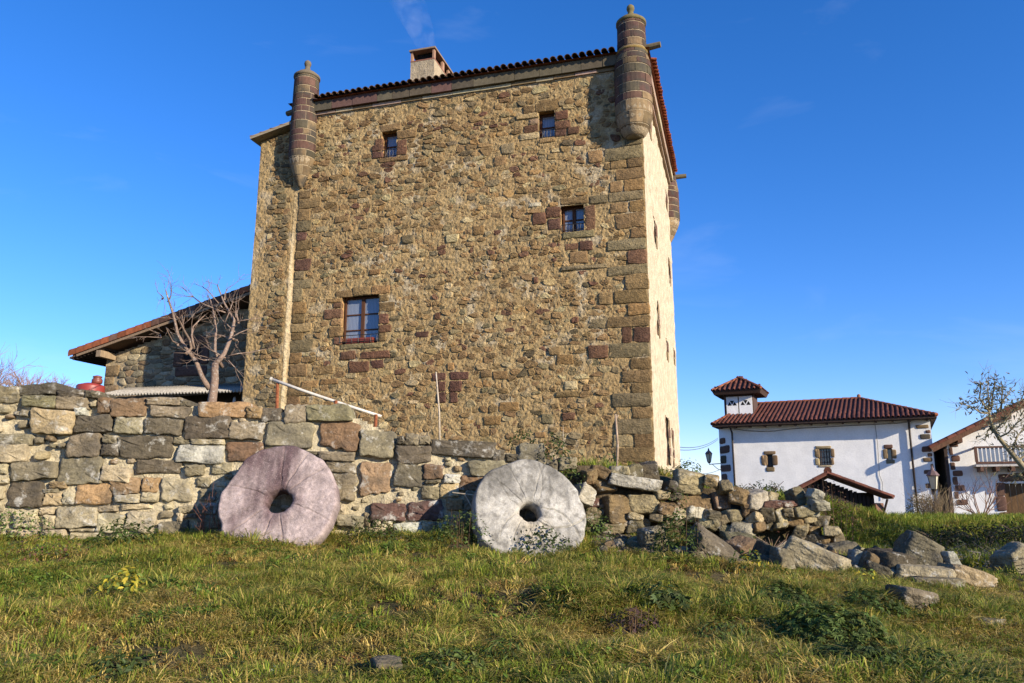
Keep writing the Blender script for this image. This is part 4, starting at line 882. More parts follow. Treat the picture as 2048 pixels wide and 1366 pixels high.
FS = [
 (1300, 1112, 9.1, .26, .24, .28, (0, .1, .3), 'g', 'squat tan boulder in the grass beside the white millstone', 101),
 (1432, 1128, 8.9, .78, .42, .20, (.5, .62, .25), 'g', 'big flat grey slab sliding down from the broken wall', 102),
 (1535, 1122, 9.0, .42, .3, .2, (.3, .5, .2), 'd', 'dark tilted slab under the heap of dry twigs', 103),
 (1610, 1128, 8.7, .62, .30, .27, (.1, .42, -.25), 't', 'long squared block with a sunlit square end, tipped forward', 104),
 (1562, 1142, 8.6, .22, .2, .2, (0, .2, .6), 'g', 'small rounded stone in front of the long squared block', 105),
 (1492, 1108, 9.1, .25, .22, .26, (.1, -.3, .4), 'n', 'brown stone between the flat slab and the dark slab', 106),
 (1470, 1072, 9.5, .3, .25, .24, (0, .2, 0), 'm', 'mossy dark stone at the foot of the broken wall', 107),
 (1392, 1138, 8.7, .2, .2, .1, (0, 0, .3), 'g', 'low grey stone half sunk before the flat slab', 108),
 (1707, 1130, 8.9, .12, .15, .22, (.1, .15, .2), 'w', 'pale upright stone end catching the sun', 109),
 (1730, 1132, 8.8, .26, .24, .2, (0, .5, .1), 'n', 'tan stone resting beside the pale upright end', 110),
 (1750, 1148, 8.6, .24, .2, .17, (0, .3, -.2), 'd', 'rounded brown stone at the front edge of the tumbled heap', 111),
 (1752, 1104, 9.2, .3, .26, .2, (.2, -.4, .2), 'd', 'dark stone with a pale tip leaning into the bank', 112),
 (1778, 1145, 8.8, .36, .3, .26, (.1, .2, .5), 'd', 'dark boulder in the middle of the tumbled heap', 113),
 (1824, 1128, 9.1, .42, .28, .38, (.1, .35, -.2), 'g', 'tall pointed grey boulder at the back of the heap', 114),
 (1842, 1152, 8.6, .52, .3, .17, (.05, .06, -.1), 't', 'long straight-edged slab lying level in the heap', 115),
 (1868, 1168, 8.4, .46, .24, .12, (0, .03, -.05), 'g', 'thin kerb-like slab at the grass edge of the heap', 116),
 (1902, 1138, 9.0, .15, .2, .28, (.1, -.3, .3), 'w', 'pale triangular stone standing at the end of the heap', 117),
 (1930, 1162, 8.7, .5, .3, .15, (0, .3, .1), 'y', 'tan slab sloping down towards the dry brushwood', 118),
 (1714, 1085, 9.9, .34, .26, .16, (.1, .1, 0), 'w', 'whitish lichened stone stuck in the earth bank', 119),
 (1706, 1052, 10.5, .15, .15, .16, (0, .2, .3), 't', 'pale knob of stone high in the grassy bank', 120),
 (1716, 1106, 9.5, .32, .24, .14, (.1, 0, .1), 'n', 'brown stone under the whitish one in the bank', 121),
 (1860, 1118, 9.6, .24, .22, .13, (0, .2, .4), 'n', 'flat brown stone behind the pointed boulder', 122),
 (2028, 1100, 9.8, .34, .3, .3, (.1, -.3, .3), 't', 'tan block at the shaded bank near the brushwood', 123),
 (1815, 1212, 7.2, .36, .36, .2, (.0, .2, .2), 'g', 'mossy grey hump of stone showing through the weeds', 124),
 (1975, 1250, 6.0, .24, .22, .08, (0, .05, .2), 'g', 'flat grey stone nearly buried in the grass', 125),
 (770, 1352, 4.45, .17, .18, .12, (.1, .1, .4), 'g', 'small grey boulder in the grass closest to the camera', 126),
 (112, 1190, 6.6, .2, .2, .06, (0, 0, .2), 'r', 'flat pinkish stone beside the yellow-leaved plant', 127),
 (1450, 1140, 8.6, .2, .14, .09, (0, .2, .3), 'd', 'small dark stone under the lower lip of the flat slab', 128),
 (1665, 1102, 9.4, .2, .2, .14, (.1, .4, .1), 'b', 'brown stone in the red-brown weeds below the bank', 129),
 (1655, 1062, 10.0, .3, .26, .2, (.2, .3, .4), 'n', 'brown block just past the last stacked stones of the wall', 131),
 (1682, 1090, 9.6, .28, .24, .2, (.1, -.3, .2), 'g', 'grey block between the stacked stones and the whitish bank stone', 132),
 (1668, 1125, 9.1, .3, .24, .15, (0, .3, .5), 'd', 'dark flat stone beside the sunlit end of the squared block', 133),
 (1748, 1078, 10.0, .3, .24, .18, (.2, .2, -.3), 't', 'tan stone half buried high in the bank above the dark pale-tipped stone', 134),
 (1770, 1095, 9.7, .26, .22, .17, (0, -.3, .2), 'n', 'brown stone resting behind the dark boulder of the heap', 135),
 (1640, 1085, 9.7, .34, .28, .18, (.1, .5, .1), 'g', 'tilted grey slab propped on the loose end of the wall', 136),
 (1400, 1090, 9.35, .3, .26, .2, (.1, .2, .3), 'n', 'brown stone above the upper end of the big flat slab', 137),
 (1580, 1088, 9.4, .32, .26, .2, (.2, -.2, .5), 't', 'pale tan stone behind the long squared block', 138),
 (1790, 1078, 10.2, .2, .18, .15, (.1, .3, .6), 't', 'light stone lying where the grass mound ends', 130),
]
EXCL = []
for f in FS:
    q_ = P(f[0], f[1], f[2]) if f[1] < 1180 else hitg(f[0], f[1]); EXCL.append((q_.x, q_.y, f[3] * .42)); EXCL.append((q_.x, q_.y - .22, f[3] * .36))
    rock(*f[:7], f[7], f[8], f[9], boxy=.85 if f[9] in (104, 115, 116) else .45, sub=4)

# the small broken stuff between them
m = MB(); r = random.Random(44)
for _ in range(560):
    px = r.uniform(1190, 1920); py = np.interp(px, [1190, 1400, 1650, 1900], [1068, 1080, 1105, 1145]) + r.gauss(0, 20); q = P(px, py, 9.3 + r.uniform(-.5, .4) - max(0, px - 1600) * .0016)
    s_ = r.uniform(.05, .19); rock_mesh(m, (q.x, q.y, gz(q.x, q.y) + s_ * .2), (s_ * r.uniform(.9, 1.7), s_, s_ * r.uniform(.5, .9)), r, (r.uniform(-.4, .4), r.uniform(-.4, .4), r.uniform(0, 3)), tuple(c * .72 for c in pal(r.choice('gntdgnm'), r, .2)), .3, 2, .08)
o = m.build('small_rubble', M_rock, kind='stuff'); o['label'] = 'small broken stones strewn along the foot of the collapsed wall'

# ================================================================== STONE HOUSE BEHIND THE TOWER (left)
YA, YV = 3.0, 2.35                                       # wall plane and verge plane in the tower frame
a0 = T.front(139, 698, YV); a1 = T.front(503, 566, YV)
SLA = (a1[1] - a0[1]) / (a1[0] - a0[0])
def verge(x): return a0[1] + (x - a0[0]) * SLA            # top of the tiles
AX = T.front(211, 740, YA)[0]
house = thing('stone_house', 'low rubble stone house with terracotta roof running down behind the tower', 'house', T.world(AX, YA, 1.5), T.a)
def al(mb):                                               # tower frame -> house frame
    off = np.array((AX, YA, 1.5)); mb.V = [v - off for v in mb.V]; return mb
ra = random.Random(31)
m = MB(); XE = XL + .3
def htop(x): return verge(x) - .5
relief_grid(m, AX, XE, 1.5, 8.3, .07, lambda X, Z: YA + .03 + .02 * (fnoise(X * 5, Z * 6, 71) - .5) * 2, (.34, .27, .17), keep=lambda x, z: z < htop(x))
m.add([(AX, YA, 1.5), (AX, YA + 5, 1.5), (AX, YA + 5, htop(AX)), (AX, YA, htop(AX))], [(0, 1, 2, 3)], (.3, .24, .15))
al(m).build('wall', M_mortar, house, smooth=True)
WN = (T.front(367, 715, YA)[0], T.front(367, 730, YA)[1], T.front(400, 715, YA)[0], T.front(367, 690, YA)[1])
av = [WN]
big = [(WN[0] - .42, WN[1] - .05, WN[0] - .02, WN[3] - .2, 'k'), (WN[0] - .3, WN[1] - .42, WN[2] + .3, WN[1] - .06, 'k'), (WN[0] - .25, WN[3] + .02, WN[2] + .25, WN[3] + .3, 'k'), (WN[2] + .02, WN[1], WN[2] + .35, WN[3], 'k')]
z = 3.0; k = 0
while z < htop(AX) - .3:
    hh = ra.uniform(.3, .46); big.append((AX + .01, z, AX + (.62 if k % 2 else .4), z + hh - .02, 'n')); z += hh; k += 1
hs_ = [(9, outline(*b_[:4], ra, .15, .03, 3), YA - .02, pal(b_[4], ra)) for b_ in big]
hs_ += rubble(ra, rows(AX, XE, 3.6, 8.2, ra, .13, .26, .24, .55), (AX + .02, 3.6, XE, 8.2), av + [b_[:4] for b_ in big], 2.3, YA, 'ntgntyg', (.008, .02))
hs_ = [q for q in hs_ if max(p[1] for p in q[1]) < htop(sum(p[0] for p in q[1]) / len(q[1])) - .02]
hs_.sort(key=lambda q: -q[0]); rest = MB()
for k, (ar, po, yf, co) in enumerate(hs_):
    m = MB() if k < 240 else rest
    block(m, po, yf, YA + .1, ra, .018, .012, .008, co, .06, rings=1)
    if k < 240: al(m).build('stone', M_tower, house, smooth=True)
if rest.V: al(rest).build('rubble', M_tower, house, smooth=True, kind='stuff')
m = MB(); m.box(WN[0], YA + .015, WN[1], WN[2], YA + .06, WN[3], (.012, .011, .010)); al(m).build('window', M_wood, house)
# roof slab, verge board, tiles, rafters, purlin ends
m = MB(); x0, x1 = a0[0] + .05, XE
V = [(x0, YV, verge(x0) - .38), (x1, YV, verge(x1) - .38), (x1, YA + 5.5, verge(x1) - .38), (x0, YA + 5.5, verge(x0) - .38)]
V += [(p[0], p[1], p[2] + .06) for p in V]
m.add(V, [(0, 3, 2, 1), (4, 5, 6, 7), (0, 1, 5, 4), (1, 2, 6, 5), (2, 3, 7, 6), (3, 0, 4, 7)], (.11, .065, .04)); rfh = al(m).build('roof', M_wood, house)
m = MB(); m.beam((x0 + .35, YV - .02, verge(x0 + .35) - .37), (x1, YV - .02, verge(x1) - .37), .05, .09, (.22, .15, .09)); al(m).build('verge_board', M_wood, rfh)
tl = tile_mesh(.125, .46, (.23, .075, .032), 7, .016, .9); tl2 = tile_mesh(.125, .46, (.12, .065, .045), 7, .016, .9)
ang = math.atan(SLA); n = int((x1 - x0) / math.cos(ang) / .36 * math.cos(ang)) + 1
off = Vector((AX, YA, 1.5))
for row in range(3):
    for q in range(n):
        x = x0 - .05 + q * .36
        if x > x1: break
        inst('roof_tile', (tl if ra.random() < .75 - .5 * (x - x0) / (x1 - x0) else tl2), rfh, Vector((x, YV + .09 + row * .26, verge(x) - .28)) - off, (ang, 0, -math.pi / 2), (1, 1, 2.3))
m = MB()
for row in range(3, 18):
    m.tube([(x0, YV + .09 + row * .26, verge(x0) - .13), (x1, YV + .09 + row * .26, verge(x1) - .13)], .115, 8, (.18, .07, .035))
al(m).build('tile_courses', M_tile, rfh, kind='stuff')
for q in range(9):                                        # battens under the eaves end
    x = x0 + .12 + q * .16
    m = MB(); m.beam((x, YV + .05, verge(x) - .42), (x, YA + 5, verge(x) - .42), .07, .06, (.06, .04, .03)); al(m).build('batten', M_wood, rfh)
for (px, py, ln) in ((203, 708, .1), (388, 630, .05)):
    x, z_ = T.front(px, py, YV + .1)
    m = MB(); m.beam((x, YV - .05, z_), (x, YA + 1.0, z_ - .04), .2, .24, (.26, .19, .12)); al(m).build('purlin', M_wood, house)

# ================================================================== LEAN-TO SHED with corrugated sheet
sx0, sx1 = T.front(196, 785, .2)[0], T.front(489, 785, .2)[0]; sz = T.front(340, 786, .2)[1]
shed = thing('lean_to_shed', 'corrugated sheet lean-to roof between the wall top and the stone house', 'shed', T.world(sx0, .2, 1.5), T.a)
def sh(mb):
    o_ = np.array((sx0, .2, 1.5)); mb.V = [v - o_ for v in mb.V]; return mb
nw = 46; nn = nw * 8; xs_ = np.linspace(sx0, sx1, nn + 1); wv = .035 * np.sin(np.arange(nn + 1) * 2 * math.pi / 8)
tlt = (T.front(489, 783, .2)[1] - T.front(196, 792, .2)[1]) / (sx1 - sx0)
V = []
for (yy, zz) in ((.2, 0), (1.55, .42)): V.append(np.stack([xs_, np.full(nn + 1, yy), sz + zz + wv + (xs_ - (sx0 + sx1) / 2) * tlt], 1))
V.append(V[1] - (0, 0, .012)); V.append(V[0] - (0, 0, .012))
m = MB(); k = nn + 1
m.add(np.concatenate(V), [(r_ * k + j, r_ * k + j + 1, ((r_ + 1) % 4) * k + j + 1, ((r_ + 1) % 4) * k + j) for r_ in range(4) for j in range(nn)], (.36, .33, .28))
sh(m).build('corrugated_sheet', M_mortar, shed, smooth=True)
for q, x in enumerate((sx0 + .1, (sx0 + sx1) / 2, sx1 - .12)):
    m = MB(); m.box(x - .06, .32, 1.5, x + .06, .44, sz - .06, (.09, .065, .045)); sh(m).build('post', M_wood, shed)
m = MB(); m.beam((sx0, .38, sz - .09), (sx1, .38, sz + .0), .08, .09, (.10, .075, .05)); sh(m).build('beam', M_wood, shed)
nb = 22
for q in range(nb):
    x = sx0 + (sx1 - sx0) * q / nb
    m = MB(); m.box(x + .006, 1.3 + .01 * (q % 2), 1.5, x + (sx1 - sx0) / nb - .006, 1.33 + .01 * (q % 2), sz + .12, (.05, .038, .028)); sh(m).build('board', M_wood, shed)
m = MB(); x, z_ = T.front(469, 800, .8); m.lathe([(.05, z_ - .25), (.06, z_ - .1), (.045, z_ + .05), (.02, z_ + .1)], 10, (.55, .6, .66), (0, 0))
o = m.build('plastic_bottle', M_plastic, smooth=True); p_ = T.world(x, .8, 0); o.location = (p_.x, p_.y, 0); tag(o, 'pale bluish container half hidden in the dark shed next to the tower', 'container')
# red ribbed drum
p_ = P(180, 784, 13.0); dr = thing('red_drum', 'red ribbed plastic drum behind the wall top with a dark knob', 'drum', (p_.x, p_.y, p_.z - .45), 0)
m = MB(); prof = [(.20, 0), (.215, .3)]
for q in range(6): prof += [(.228, .32 + q * .036), (.214, .338 + q * .036)]
prof += [(.225, .535), (.20, .565), (.08, .60)]
m.lathe(prof, 28, (.24, .035, .026)); m.build('drum', M_plastic, dr, smooth=True)
m = MB(); m.lathe([(.07, .59), (.085, .61), (.085, .66), (.06, .69), (.075, .70), (.07, .72), (.02, .735)], 16, (.16, .045, .03), (.09, .02)); m.build('cap', M_plastic, dr, smooth=True)
# white pipe handrail on rusty posts
YR = 11.2; hr = thing('handrail', 'sloping white pipe rail on rusty iron posts above the wall', 'handrail', P(655, 830, YR))
def rel_(mb, o_): 
    l_ = np.array(o_.location); mb.V = [v - l_ for v in mb.V]; return mb
m = MB(); q0, q1 = P(545, 759, YR), P(763, 833, YR + .1); m.tube([q0, q0.lerp(q1, .3) + Vector((0, 0, -.012)), q0.lerp(q1, .7) + Vector((0, 0, -.01)), q1], .022, 10, (.52, .48, .41)); rel_(m, hr).build('rail', M_metal, hr, smooth=True)
m = MB(); m.tube([q0 + Vector((-.004, -.01, .0)), q0 + Vector((-.03, -.012, .008))], .03, 10, (.45, .42, .36)); rel_(m, hr).build('end_cap', M_metal, hr)
for (px, py, pb) in ((555, 766, 850), (672, 801, 850), (752, 829, 880)):
    m = MB(); m.tube([P(px, py, YR + .03), P(px - 2, pb, YR + .03)], .024, 8, (.22, .075, .035)); rel_(m, hr).build('post', M_rust, hr)
# stakes
for (px0, py0, px1, py1, Y, r_, lab, cc) in ((872, 744, 880, 905, 10.6, .014, 'thin pale cane standing on the wall top in front of the blocked slit', (.42, .35, .26)),
                                       (1231, 828, 1233, 955, 11.0, .02, 'brown stake standing behind the rubble near the tower corner', (.30, .22, .15)),
                                       (1126, 850, 1126, 955, 11.2, .007, 'hair-thin rod standing against the lowest part of the tower', (.30, .24, .16))):
    m = MB(); p0, p1 = P(px0, py0, Y), P(px1, py1, Y); mid = p0.lerp(p1, .5) + Vector((r_ * 1.2, 0, 0)); c0 = p1.copy()
    m.tube([p1 - c0, mid - c0, p0 - c0], [r_, r_ * .9, r_ * .7], 7, cc)
    if r_ > .015: m.tube([p0 + (p1 - p0) * .12 - c0, p0 + (p1 - p0) * .05 + Vector((.04, 0, .03)) - c0], .007, 5, cc)
    o = m.build('stake', M_bark, smooth=True); o.location = c0; tag(o, lab, 'stake')

# ================================================================== WHITE HOUSE
hp = P(1845, 840, 38); HA = math.radians(-26); H = Frame(hp.x, hp.y, HA)
wh = thing('white_house', 'white rendered house with brown quoins, small windows and red tiled hip roof', 'house', (H.o[0], H.o[1], 0), HA)
HB, HT = .3, 5.75
best = min((abs(H.front(1441, 950, 0)[0] - 0) * 0 + abs((H.world(-9.2 - t * .66, t * .75, 3).x / H.world(-9.2 - t * .66, t * .75, 3).y) - ray(1441, 930)[0] / ray(1441, 930)[1]), t) for t in np.linspace(.2, 4, 200))[1]
EL = (-9.2 - best * .66, best * .75)
foot = [(-9.2, 0), (.32, 0), (.32, 8.5), (EL[0], 8.5), EL]
m = MB(); n = len(foot)
V = [(x, y, HB) for x, y in foot] + [(x, y, HT) for x, y in foot]; m.add(V, [(q, (q + 1) % n, n + (q + 1) % n, n + q) for q in range(1, n)], (.84, .83, .80))
HW = dict(w1=(H.front(1535.5, 921)[0], H.front(1540, 933)[1], H.front(1543.2, 921)[0], H.front(1540, 909.5)[1]),
          w2=(H.front(1639.5, 915)[0], H.front(1650, 929.5)[1], H.front(1661, 915)[0], H.front(1650, 898)[1]),
          w3=(H.front(1775.5, 910)[0], H.front(1779, 919)[1], H.front(1782.5, 910)[0], H.front(1779, 898.5)[1]))
relief_grid(m, -9.2, .32, HB, HT, .085, lambda X, Z: .02 * (fnoise(X * .9, Z * .9, 15) - .5) + 0 * X, (.84, .83, .80), [(a - .05, b_ - .05, c_ + .05, d_ + .05) for a, b_, c_, d_ in HW.values()])
m.build('wall', M_white, wh, smooth=False)
def hstones(boxes, crop, s, nm='window_stone', parent=None, fr=H, root=None, pf=-.03):
    out = []
    for b_ in pr(fr, crop, s, boxes):
        q = MB(); block(q, outline(min(b_[0], b_[2]), min(b_[1], b_[3]), max(b_[0], b_[2]), max(b_[1], b_[3]), ra, .28, .05, 4), pf, .12, ra, .03, .006, .003, pal(b_[4], ra, .1), rings=1)
        out.append(q.build(nm, M_dressed, parent or wh, smooth=True))
    return out
C2, C3, C4 = ((1400, 880), 8.0), ((1640, 780), 8.0), ((1640, 900), 8.0)
for key, gl in (('w1', 0), ('w2', 1), ('w3', 0)):
    x0, z0, x1, z1 = HW[key]; m = MB(); lining(m, x0 - .06, z0 - .06, x1 + .06, z1 + .06, .32, (.22, .15, .10), -.012); o = m.build('window', M_dressed, wh)
    m = MB(); m.box(x0, .27, z0, x1, .29, z1, (.03, .03, .035)); m.build('pane', M_glass, o)
    if gl:
        m = MB()
        for q in range(4): m.tube([(x0 + (x1 - x0) * (q + .5) / 4, .08, z0), (x0 + (x1 - x0) * (q + .5) / 4, .08, z1)], .014, 5, (.05, .03, .03))
        for q in range(3): m.tube([(x0, .08, z0 + (z1 - z0) * (q + .5) / 3), (x1, .08, z0 + (z1 - z0) * (q + .5) / 3)], .012, 5, (.05, .03, .03))
        m.build('grille', M_metal, o)
hstones([(1020, 175, 1205, 233, 'n'), (980, 247, 1078, 410, 'n'), (1155, 247, 1245, 405, 'b'), (1055, 432, 1200, 505, 'n')], *C2)
hstones([(1850, 95, 2095, 140, 'y'), (1835, 146, 1912, 285, 'n'), (1840, 290, 1912, 400, 'y'), (1880, 402, 2110, 435, 't'), (2092, 140, 2150, 280, 'n'), (2092, 285, 2145, 398, 'n')], *C2)
hstones([(1020, 872, 1170, 938, 'k'), (1010, 950, 1083, 1100, 'n'), (1146, 950, 1225, 1098, 'n'), (1055, 1117, 1200, 1180, 'g')], *C3)
hstones([(1535, 555, 1740, 612, 'n'), (1690, 640, 1765, 690, 'k'), (1600, 705, 1765, 785, 'd'), (1625, 900, 1790, 990, 'k'), (1720, 1008, 1795, 1068, 'k'), (1650, 1082, 1800, 1150, 'n'), (1770, 1180, 1815, 1255, 'n'), (1665, 1275, 1825, 1345, 'k')], *C3, nm='quoin')
hstones([(1745, 400, 1835, 515, 'k'), (1690, 530, 1835, 615, 'k'), (1780, 620, 1850, 720, 'k')], *C4, nm='quoin')
# canted corner at the left, with its own quoins
d_ = Vector((EL[0] + 9.2, EL[1])); ln = d_.length; ca = math.atan2(-d_.y, -d_.x)
z = .5; k = 0
while z < 4.9:
    hh = ra.uniform(.36, .52); wdt = ln * (.82 if k % 2 else .5); q = MB()
    block(q, outline(0.02, z, wdt, z + hh - .06, ra, .3, .05, 4), -.03, .1, ra, .03, .006, .003, pal('k' if k % 3 else 'd', ra, .1), rings=1)
    R_ = np.array([[math.cos(ca), -math.sin(ca), 0], [math.sin(ca), math.cos(ca), 0], [0, 0, 1]])
    q.V = [v @ R_.T + np.array((EL[0], EL[1], 0)) for v in q.V]; q.build('quoin', M_dressed, wh, smooth=True); z += hh + ra.uniform(0, .1); k += 1
# roof
EY = -.68; ezl = H.front(1424, 851, EY); ezr = H.front(1873, 829, EY); EZH = (ezl[1] + ezr[1]) / 2; xl, xr = ezl[0], ezr[0]
RY = 4.3; rl_, rr_ = H.front(1500, 810, RY), H.front(1718, 797, RY); RZ = (rl_[1] + rr_[1]) / 2
V = [(xl, EY, EZH), (xr, EY, EZH), (xr, 2 * RY - EY, EZH), (xl, 2 * RY - EY, EZH), (rl_[0], RY, RZ), (rr_[0], RY, RZ)]
m = MB(); m.add(V, [(0, 1, 5, 4), (1, 2, 5), (2, 3, 4, 5), (3, 0, 4)], (.15, .05, .03)); V2 = [(x, y, EZH - .12) for x, y, _ in V[:4]]
m.add([tuple(p) for p in V[:4]] + V2, [(0, 4, 5, 1), (1, 5, 6, 2), (2, 6, 7, 3), (3, 7, 4, 0), (4, 7, 6, 5)], (.05, .032, .025)); hroof = m.build('roof', M_wood, wh)
pit = math.atan((RZ - EZH) / (RY - EY)); sl_len = (RY - EY) / math.cos(pit)
tw = tile_mesh(.085, .48, (.10, .037, .026), 6, .016, .88)
NT = 48; pw = (xr - xl) / NT; tl_len = .42; far_t = MB(); nind = 0
for q in range(NT):
    x = xl + pw * (q + .5)
    smax = min(1, (x - xl) / (rl_[0] - xl), (xr - x) / (xr - rr_[0])) * sl_len
    s_ = -.06
    while s_ < smax - .15:
        y, z_ = EY + s_ * math.cos(pit), EZH + s_ * math.sin(pit) + .015
        if s_ < 2.0:
            inst('roof_tile', tw, hroof, (x + ra.uniform(-.012, .012), y, z_), (pit + .03, 0, ra.uniform(-.02, .02))); nind += 1
        else:
            far_t.tube([(x, y, z_), (x, y + (tl_len + .04) * math.cos(pit), z_ + (tl_len + .04) * math.sin(pit))], [.085, .075], 8, (.10, .037, .026))
        s_ += tl_len
yq = EY
while yq < 2 * RY - EY:                                    # the side slopes, end tiles
    f = 1 - abs(yq - RY) / (RY - EY)
    for sx_, xe, xi in ((-1, xl, rl_[0]), (1, xr, rr_[0])):
        far_t.tube([(xe, yq, EZH + .02), (xe + (xi - xe) * f, yq, EZH + (RZ - EZH) * f + .03)], .075, 7, (.10, .037, .026))
    yq += .2
far_t.build('tile_courses', M_tile, hroof, kind='stuff')
for (p, q) in ((V[0], V[4]), (V[1], V[5]), (V[4], V[5]), (V[2], V[5])):
    m = MB(); p, q = Vector(p), Vector(q); n = max(2, int((q - p).length / .42))
    for k in range(n): a_, b_ = p.lerp(q, k / n), p.lerp(q, (k + 1) / n); m.tube([a_ + Vector((0, 0, .04)), b_ + Vector((0, 0, .03))], [.10, .085], 8, (.24, .085, .045))
    m.build('ridge_tiles', M_tile, hroof)
m = MB(); m.lathe([(.09, RZ + .08), (.10, RZ + .2), (.05, RZ + .27)], 10, (.2, .1, .06), (rr_[0], RY)); m.build('ridge_cap', M_tile, hroof)
for q in range(14):                                       # rafter tails under the eaves
    x = xl + .4 + (xr - xl - .8) * q / 13
    m = MB(); m.beam((x, EY + .06, EZH - .16), (x, .02, EZH - .13), .09, .10, (.06, .035, .025)); m.build('rafter', M_wood, hroof)
# gutter-less eaves: downpipes and service cable
for px0, py0, px1, py1 in ((1464, 866, 1478, 1050), (1817, 842, 1831, 1045)):
    a_, b_ = H.front(px0, py0, -.08), H.front(px1, py1, -.08); m = MB()
    m.tube([(a_[0], EY + .1, EZH - .15), (a_[0], -.10, EZH - .42), (a_[0], -.09, EZH - .7), (a_[0], -.09, .4)], .05, 8, (.035, .024, .02)); m.build('downpipe', M_metal, wh, smooth=True)
m = MB(); pts_ = [H.front(*p, -.04) for p in ((1468, 858), (1490, 861), (1520, 863), (1550, 862), (1580, 858), (1610, 856), (1650, 854), (1700, 851), (1750, 849), (1800, 846), (1822, 843))]
m.tube([(x, -.04, z_) for x, z_ in pts_], .018, 5, (.12, .12, .13)); m.build('wall_cable', M_metal, wh)
m = MB(); pts_ = [H.front(*p, -.04) for p in ((1750, 849), (1755, 885), (1757, 918), (1759, 950), (1765, 965), (1766, 1000))]
m.tube([(x, -.04, z_) for x, z_ in pts_], .014, 5, (.2, .2, .2)); m.build('wall_cable', M_metal, wh)
# lantern turret on the roof
LY = 1.5; l0, l1 = H.front(1449.5, 830, LY), H.front(1507, 815, LY); lt = H.front(1478, 793, LY)[1]; le = lt - .02
m = MB(); m.box(l0[0], LY, EZH, l1[0], LY + (l1[0] - l0[0]), lt + .3, (.08, .05, .04)); lan = m.build('roof_lantern', M_wood, wh)
xm = (l0[0] + l1[0]) / 2
for a_, b_ in ((l0[0] + .13, xm - .03), (xm + .03, l1[0] - .05)):
    m = MB(); m.box(a_, LY - .03, EZH, b_, LY - .002, lt, (.84, .83, .80)); pn_ = m.build('panel', M_white, lan)
    w_ = b_ - a_; zc = lt - .40
    for k in range(3):
        cx = a_ + w_ * (.28 + .22 * k); s_ = .16; up = 1 if k != 1 else -1; m = MB(); y0, y1 = LY - .034, LY - .018; zz = zc + (.08 if k == 1 else 0)
        tri = [(cx - s_ * .75, zz - up * s_ * .6), (cx + s_ * .75, zz - up * s_ * .6), (cx, zz + up * s_ * .7)]
        m.add([(x, y0, z_) for x, z_ in tri] + [(x, y1, z_) for x, z_ in tri], [(0, 1, 2), (5, 4, 3), (0, 3, 4, 1), (1, 4, 5, 2), (2, 5, 3, 0)], (.012, .012, .012)); m.build('cut_out', M_wood, pn_)
ov = .55; sz_ = l1[0] - l0[0]; ce = (xm, LY + sz_ / 2); hw = sz_ / 2 + ov; zr = H.front(1478, 757, LY + sz_ / 2)[1]; ze = lt + .12
ze = H.front(1478, 779, LY - ov)[1]
m = MB(); V = [(ce[0] - hw, ce[1] - hw, ze), (ce[0] + hw, ce[1] - hw, ze), (ce[0] + hw, ce[1] + hw, ze), (ce[0] - hw, ce[1] + hw, ze), (ce[0], ce[1], zr)]
V += [(x, y, ze - .22) for x, y in ((ce[0] - hw + .1, ce[1] - hw + .1), (ce[0] + hw - .1, ce[1] - hw + .1), (ce[0] + hw - .1, ce[1] + hw - .1), (ce[0] - hw + .1, ce[1] + hw - .1))]
m.add(V, [(0, 1, 4), (1, 2, 4), (2, 3, 4), (3, 0, 4), (0, 5, 6, 1), (1, 6, 7, 2), (2, 7, 8, 3), (3, 8, 5, 0), (5, 8, 7, 6)], (.06, .035, .025)); lr = m.build('lantern_roof', M_wood, lan)
pit2 = math.atan((zr - ze) / hw)
for side in range(4):
    R_ = Matrix.Rotation(side * math.pi / 2, 4, 'Z')
    for q in range(10):
        u = -hw + 2 * hw * (q + .5) / 10; lm = (hw - abs(u)) / math.cos(pit2); s_ = -.04
        while s_ < lm - .12 and side in (0, 1, 3):
            p = R_ @ Vector((u, -hw + s_ * math.cos(pit2), 0)); inst('roof_tile', tw, lr, (ce[0] + p.x, ce[1] + p.y, ze + s_ * math.sin(pit2) + .02), (pit2, 0, side * math.pi / 2), (.95, 1, .95)); s_ += .42
for q in range(4):
    m = MB(); m.tube([Vector(V[q]) + Vector((0, 0, .05)), Vector(V[4]) + Vector((0, 0, .05))], .08, 7, (.26, .10, .055)); m.build('ridge_tiles', M_tile, lr)

def lantern(root, z0, s):
    """street lantern body: tapering glass, frame, pagoda cap; z0 = bottom"""
    m = MB(); m.lathe([(.09 * s, z0), (.17 * s, z0 + .42 * s)], 4, (.6, .55, .4)); m.build('glass', M_lampglass, root)
    m = MB()
    for q in range(4):
        a_ = q * math.pi / 2; m.tube([(.095 * s * math.cos(a_), .095 * s * math.sin(a_), z0 - .01), (.178 * s * math.cos(a_), .178 * s * math.sin(a_), z0 + .43 * s)], .012 * s, 4, (.05, .04, .035))
    m.lathe([(.05 * s, z0 - .08 * s), (.11 * s, z0 - .005)], 8, (.05, .04, .035)); m.build('frame', M_metal, root)
    m = MB(); m.lathe([(.20 * s, z0 + .42 * s), (.21 * s, z0 + .44 * s), (.12 * s, z0 + .56 * s), (.06 * s, z0 + .60 * s), (.05 * s, z0 + .66 * s), (.01, z0 + .76 * s)], 8, (.14, .09, .08)); m.build('cap', M_metal, root)
